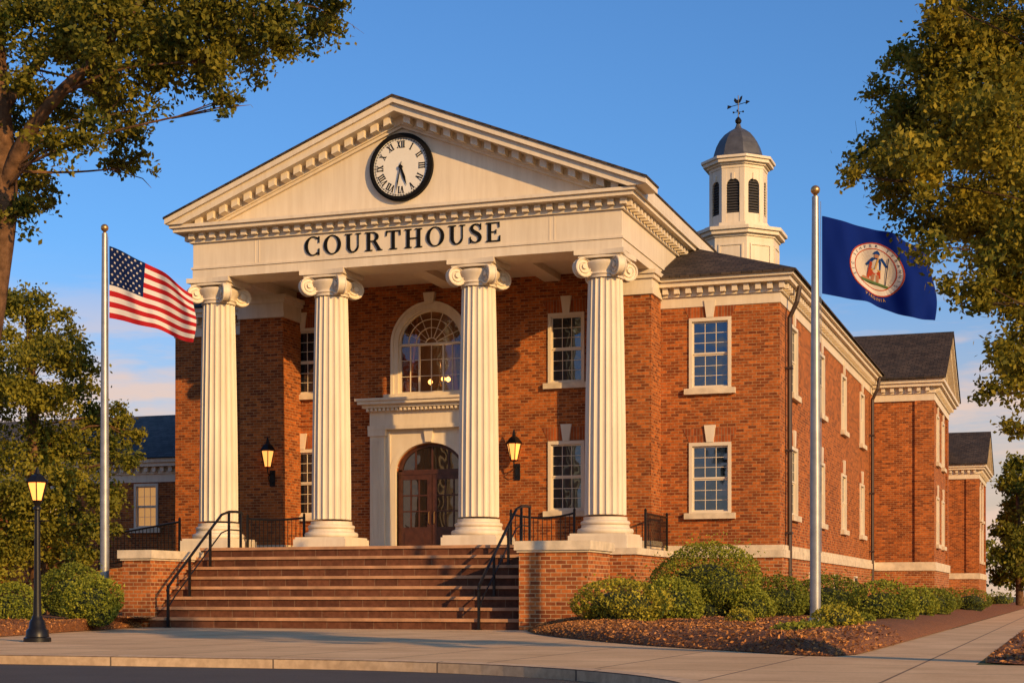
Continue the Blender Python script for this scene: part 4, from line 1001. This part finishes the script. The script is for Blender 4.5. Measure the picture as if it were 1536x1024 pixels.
tree(b0, [b0, at(-50,640,T), at(-18,430,T), at(0,300,T), at(-4,170,T), at(-12,40,T), at(-18,-120,T)], [.36,.27,.24,.21,.17,.13,.08],
    CL([(30,30,75),(100,20,75),(160,30,80),(235,30,75),(300,30,65),(345,55,55),(410,20,52),(465,40,45),(500,20,34),(440,75,30),(380,80,45),(305,110,48),(335,160,32),(275,85,55),(230,110,55),(195,165,46),(185,220,42),(205,250,26),(140,125,52),(95,165,40),(60,110,58),(80,220,42),(40,240,46),(60,285,40),(25,320,40),(30,180,48),(150,85,52),(210,65,55),(330,90,42),(110,70,55),(130,190,36),(160,150,40),(250,60,50),(370,40,48),(420,55,38),
        (200,-60,110),(340,-60,90),(60,-80,110),(450,-40,60),(520,-40,40),(-80,40,110),(-130,180,120),(-90,290,80),(-200,60,130),(-150,-80,130)], T, 1.5),
    'leafA', .075, 5400, 'large leafy tree overhanging the upper left corner',
    limbs=[([at(0,300,T), at(40,205,T-.3), at(85,145,T-.6), at(135,95,T-.8), at(190,30,T-.8), at(240,-40,T-.8)], [.12,.088,.072,.055,.036,.02]), ([at(85,145,T-.6), at(180,100,T-.5), at(290,80,T-.3), at(400,50,T-.3)], [.038,.03,.02,.01]), ([at(-4,170,T), at(60,90,T+.5), at(120,20,T+.8)], [.09,.06,.04]), ([at(0,300,T), at(-60,200,T+.3), at(-120,80,T+.5)], [.13,.1,.06])], minr=.010, maxr=.022)
T = 18
b0 = at(1690, 893, T); b0 = (b0[0], b0[1], 0)
tree(b0, [b0, at(1680,640,T), at(1670,400,T), at(1650,200,T), at(1640,0,T), at(1630,-150,T)], [.26,.2,.17,.14,.1,.05],
    CL([(1425,12,40),(1480,20,60),(1530,30,64),(1395,95,46),(1440,90,60),(1500,105,68),(1345,175,46),(1385,170,58),(1445,180,68),(1520,190,68),(1295,230,36),(1335,235,48),(1390,245,60),(1455,265,68),(1525,285,64),(1370,310,44),(1425,335,57),(1485,355,64),(1540,385,62),(1450,410,42),(1505,435,50),(1535,490,48),(1470,455,28),(1500,530,38),(1530,580,42),(1482,590,24),(1520,640,24),(1272,262,22),(1315,140,26),(1350,90,30),(1470,220,62),(1420,60,54),(1500,250,62),(1330,285,34),(1400,375,32),(1525,440,46),(1515,330,52),(1465,320,52),(1515,60,52),(1525,130,56),(1490,160,56),(1420,140,52),(1360,210,48),(1425,220,52),(1500,400,48),(1535,540,42),(1470,140,52),
        (1600,60,90),(1600,200,100),(1590,330,90),(1600,460,80),(1590,570,60),(1560,-70,100),(1470,-60,60),(1700,120,120),(1720,300,110),(1700,-60,120)], T, 1.5),
    'leafB', .070, 7600, 'leafy tree with golden green foliage at the upper right', minr=.006, maxr=.014, bark='darkbark', sg=.27)
T = 47
b0 = at(60, 893, T); b0 = (b0[0], b0[1], 0)
tree(b0, [b0, at(55,760,T), at(50,640,T), at(45,520,T), at(40,450,T)], [.3,.24,.18,.1,.04],
    CL([(20,455,40),(55,465,38),(95,500,35),(25,520,52),(75,540,48),(115,545,34),(20,590,55),(80,600,50),(130,600,36),(165,620,32),(190,645,26),(40,660,58),(110,660,50),(160,680,40),(198,690,22),(30,730,58),(95,730,52),(150,735,40),(40,790,54),(110,790,48),(150,790,30),(-40,560,90),(-60,680,90),(-40,790,80),(0,830,45),(70,835,40),(130,840,30)], T, 2.0),
    'leafC', .13, 2300, 'dense green tree in front of the annex on the left', minr=.03, nsub=10)
T = 112
b0 = at(1530, 893, T); b0 = (b0[0], b0[1], 0)
tree(b0, [b0, at(1528,820,T), at(1526,740,T)], [.3,.22,.1], CL([(1526,700,22),(1512,725,22),(1538,730,28),(1515,765,28),(1540,770,34),(1506,800,22),(1528,810,32),(1550,830,34),(1510,840,24),(1530,855,30),(1570,740,40),(1570,820,40),(1500,865,16)], T, 3),
    'leafC', .30, 800, 'distant tree at the right edge beyond the far pavilion', minr=.05)
wp = []
for k in range(40):
    x = -90+k*6+random.uniform(-2,2); wp.append(((x, 230+random.uniform(-12,12), random.uniform(1.5,6)), random.uniform(3,5)))
Pn, cv = crown_points(wp, 40, .5, 7)
tag(link('distant_woods', leaf_mesh('distant_woods', Pn, .6, M['leafC'], .6, 0, cv)), 'hazy line of woods far behind the courthouse', 'woods', None, 'stuff')
# ------------------------------------------------------------------ camera, light, sky
cam = bpy.data.cameras.new('camera'); co = bpy.data.objects.new('camera', cam); COL.objects.link(co); S.camera = co
co.location = (0, 0, EYE); co.rotation_euler = (PI/2, 0, TH); cam.sensor_width = 36; cam.lens = FL/1536*36; cam.shift_y = 381/1536; cam.clip_end = 3000
EL = math.radians(17); hx, hy = .82, -.572; hl = math.hypot(hx, hy); hx /= hl; hy /= hl
sd = Vector((hx*math.cos(EL), hy*math.cos(EL), math.sin(EL)))
sun = bpy.data.lights.new('sun', 'SUN'); sun.energy = 5.0; sun.angle = math.radians(.6); sun.color = (1, .60, .22)
so = bpy.data.objects.new('sun', sun); COL.objects.link(so); so.rotation_euler = (-sd).to_track_quat('-Z', 'Y').to_euler(); so.location = (20, -20, 30)
W = bpy.data.worlds.new('World'); S.world = W; W.use_nodes = True; N = W.node_tree.nodes; L = W.node_tree.links
bg = N['Background']; sky = N.new('ShaderNodeTexSky'); sky.sky_type = 'NISHITA'; sky.sun_disc = False; sky.sun_elevation = EL; sky.sun_rotation = math.atan2(hx, hy)
sky.air_density = 1.0; sky.dust_density = 1.2; sky.ozone_density = 1.5
tc = N.new('ShaderNodeTexCoord'); sx = N.new('ShaderNodeSeparateXYZ'); L.new(tc.outputs['Generated'], sx.inputs[0])
col = mixcol(N, L, 1.0, sky.outputs[0], (.72, 1.26, 1.92), 'MULTIPLY')
def zr(a, b, v0, v1):
    n = N.new('ShaderNodeMapRange'); n.inputs[1].default_value = a; n.inputs[2].default_value = b; n.inputs[3].default_value = v0; n.inputs[4].default_value = v1; n.interpolation_type = 'SMOOTHSTEP'
    L.new(sx.outputs[2], n.inputs[0]); return n.outputs[0]
col = mixcol(N, L, zr(-.02, .22, .97, 0), col, (9.2, 6.4, 4.4))
mp = N.new('ShaderNodeMapping'); mp.inputs['Scale'].default_value = (4.2, 4.2, 26); mp.inputs['Location'].default_value = (.3, 1.7, .2); L.new(tc.outputs['Generated'], mp.inputs[0])
cf = ramp(N, L, noise(N, L, mp.outputs[0], 1.6, 7, .62), .44, .60)
cf = math_n(N, L, 'MULTIPLY', cf, zr(.11, .21, .8, .0))
col = mixcol(N, L, cf, col, (10.2, 7.2, 5.6))
L.new(col, bg.inputs['Color']); bg.inputs['Strength'].default_value = .086
S.view_settings.view_transform = 'Standard'; S.view_settings.look = 'None'; S.view_settings.exposure = 0
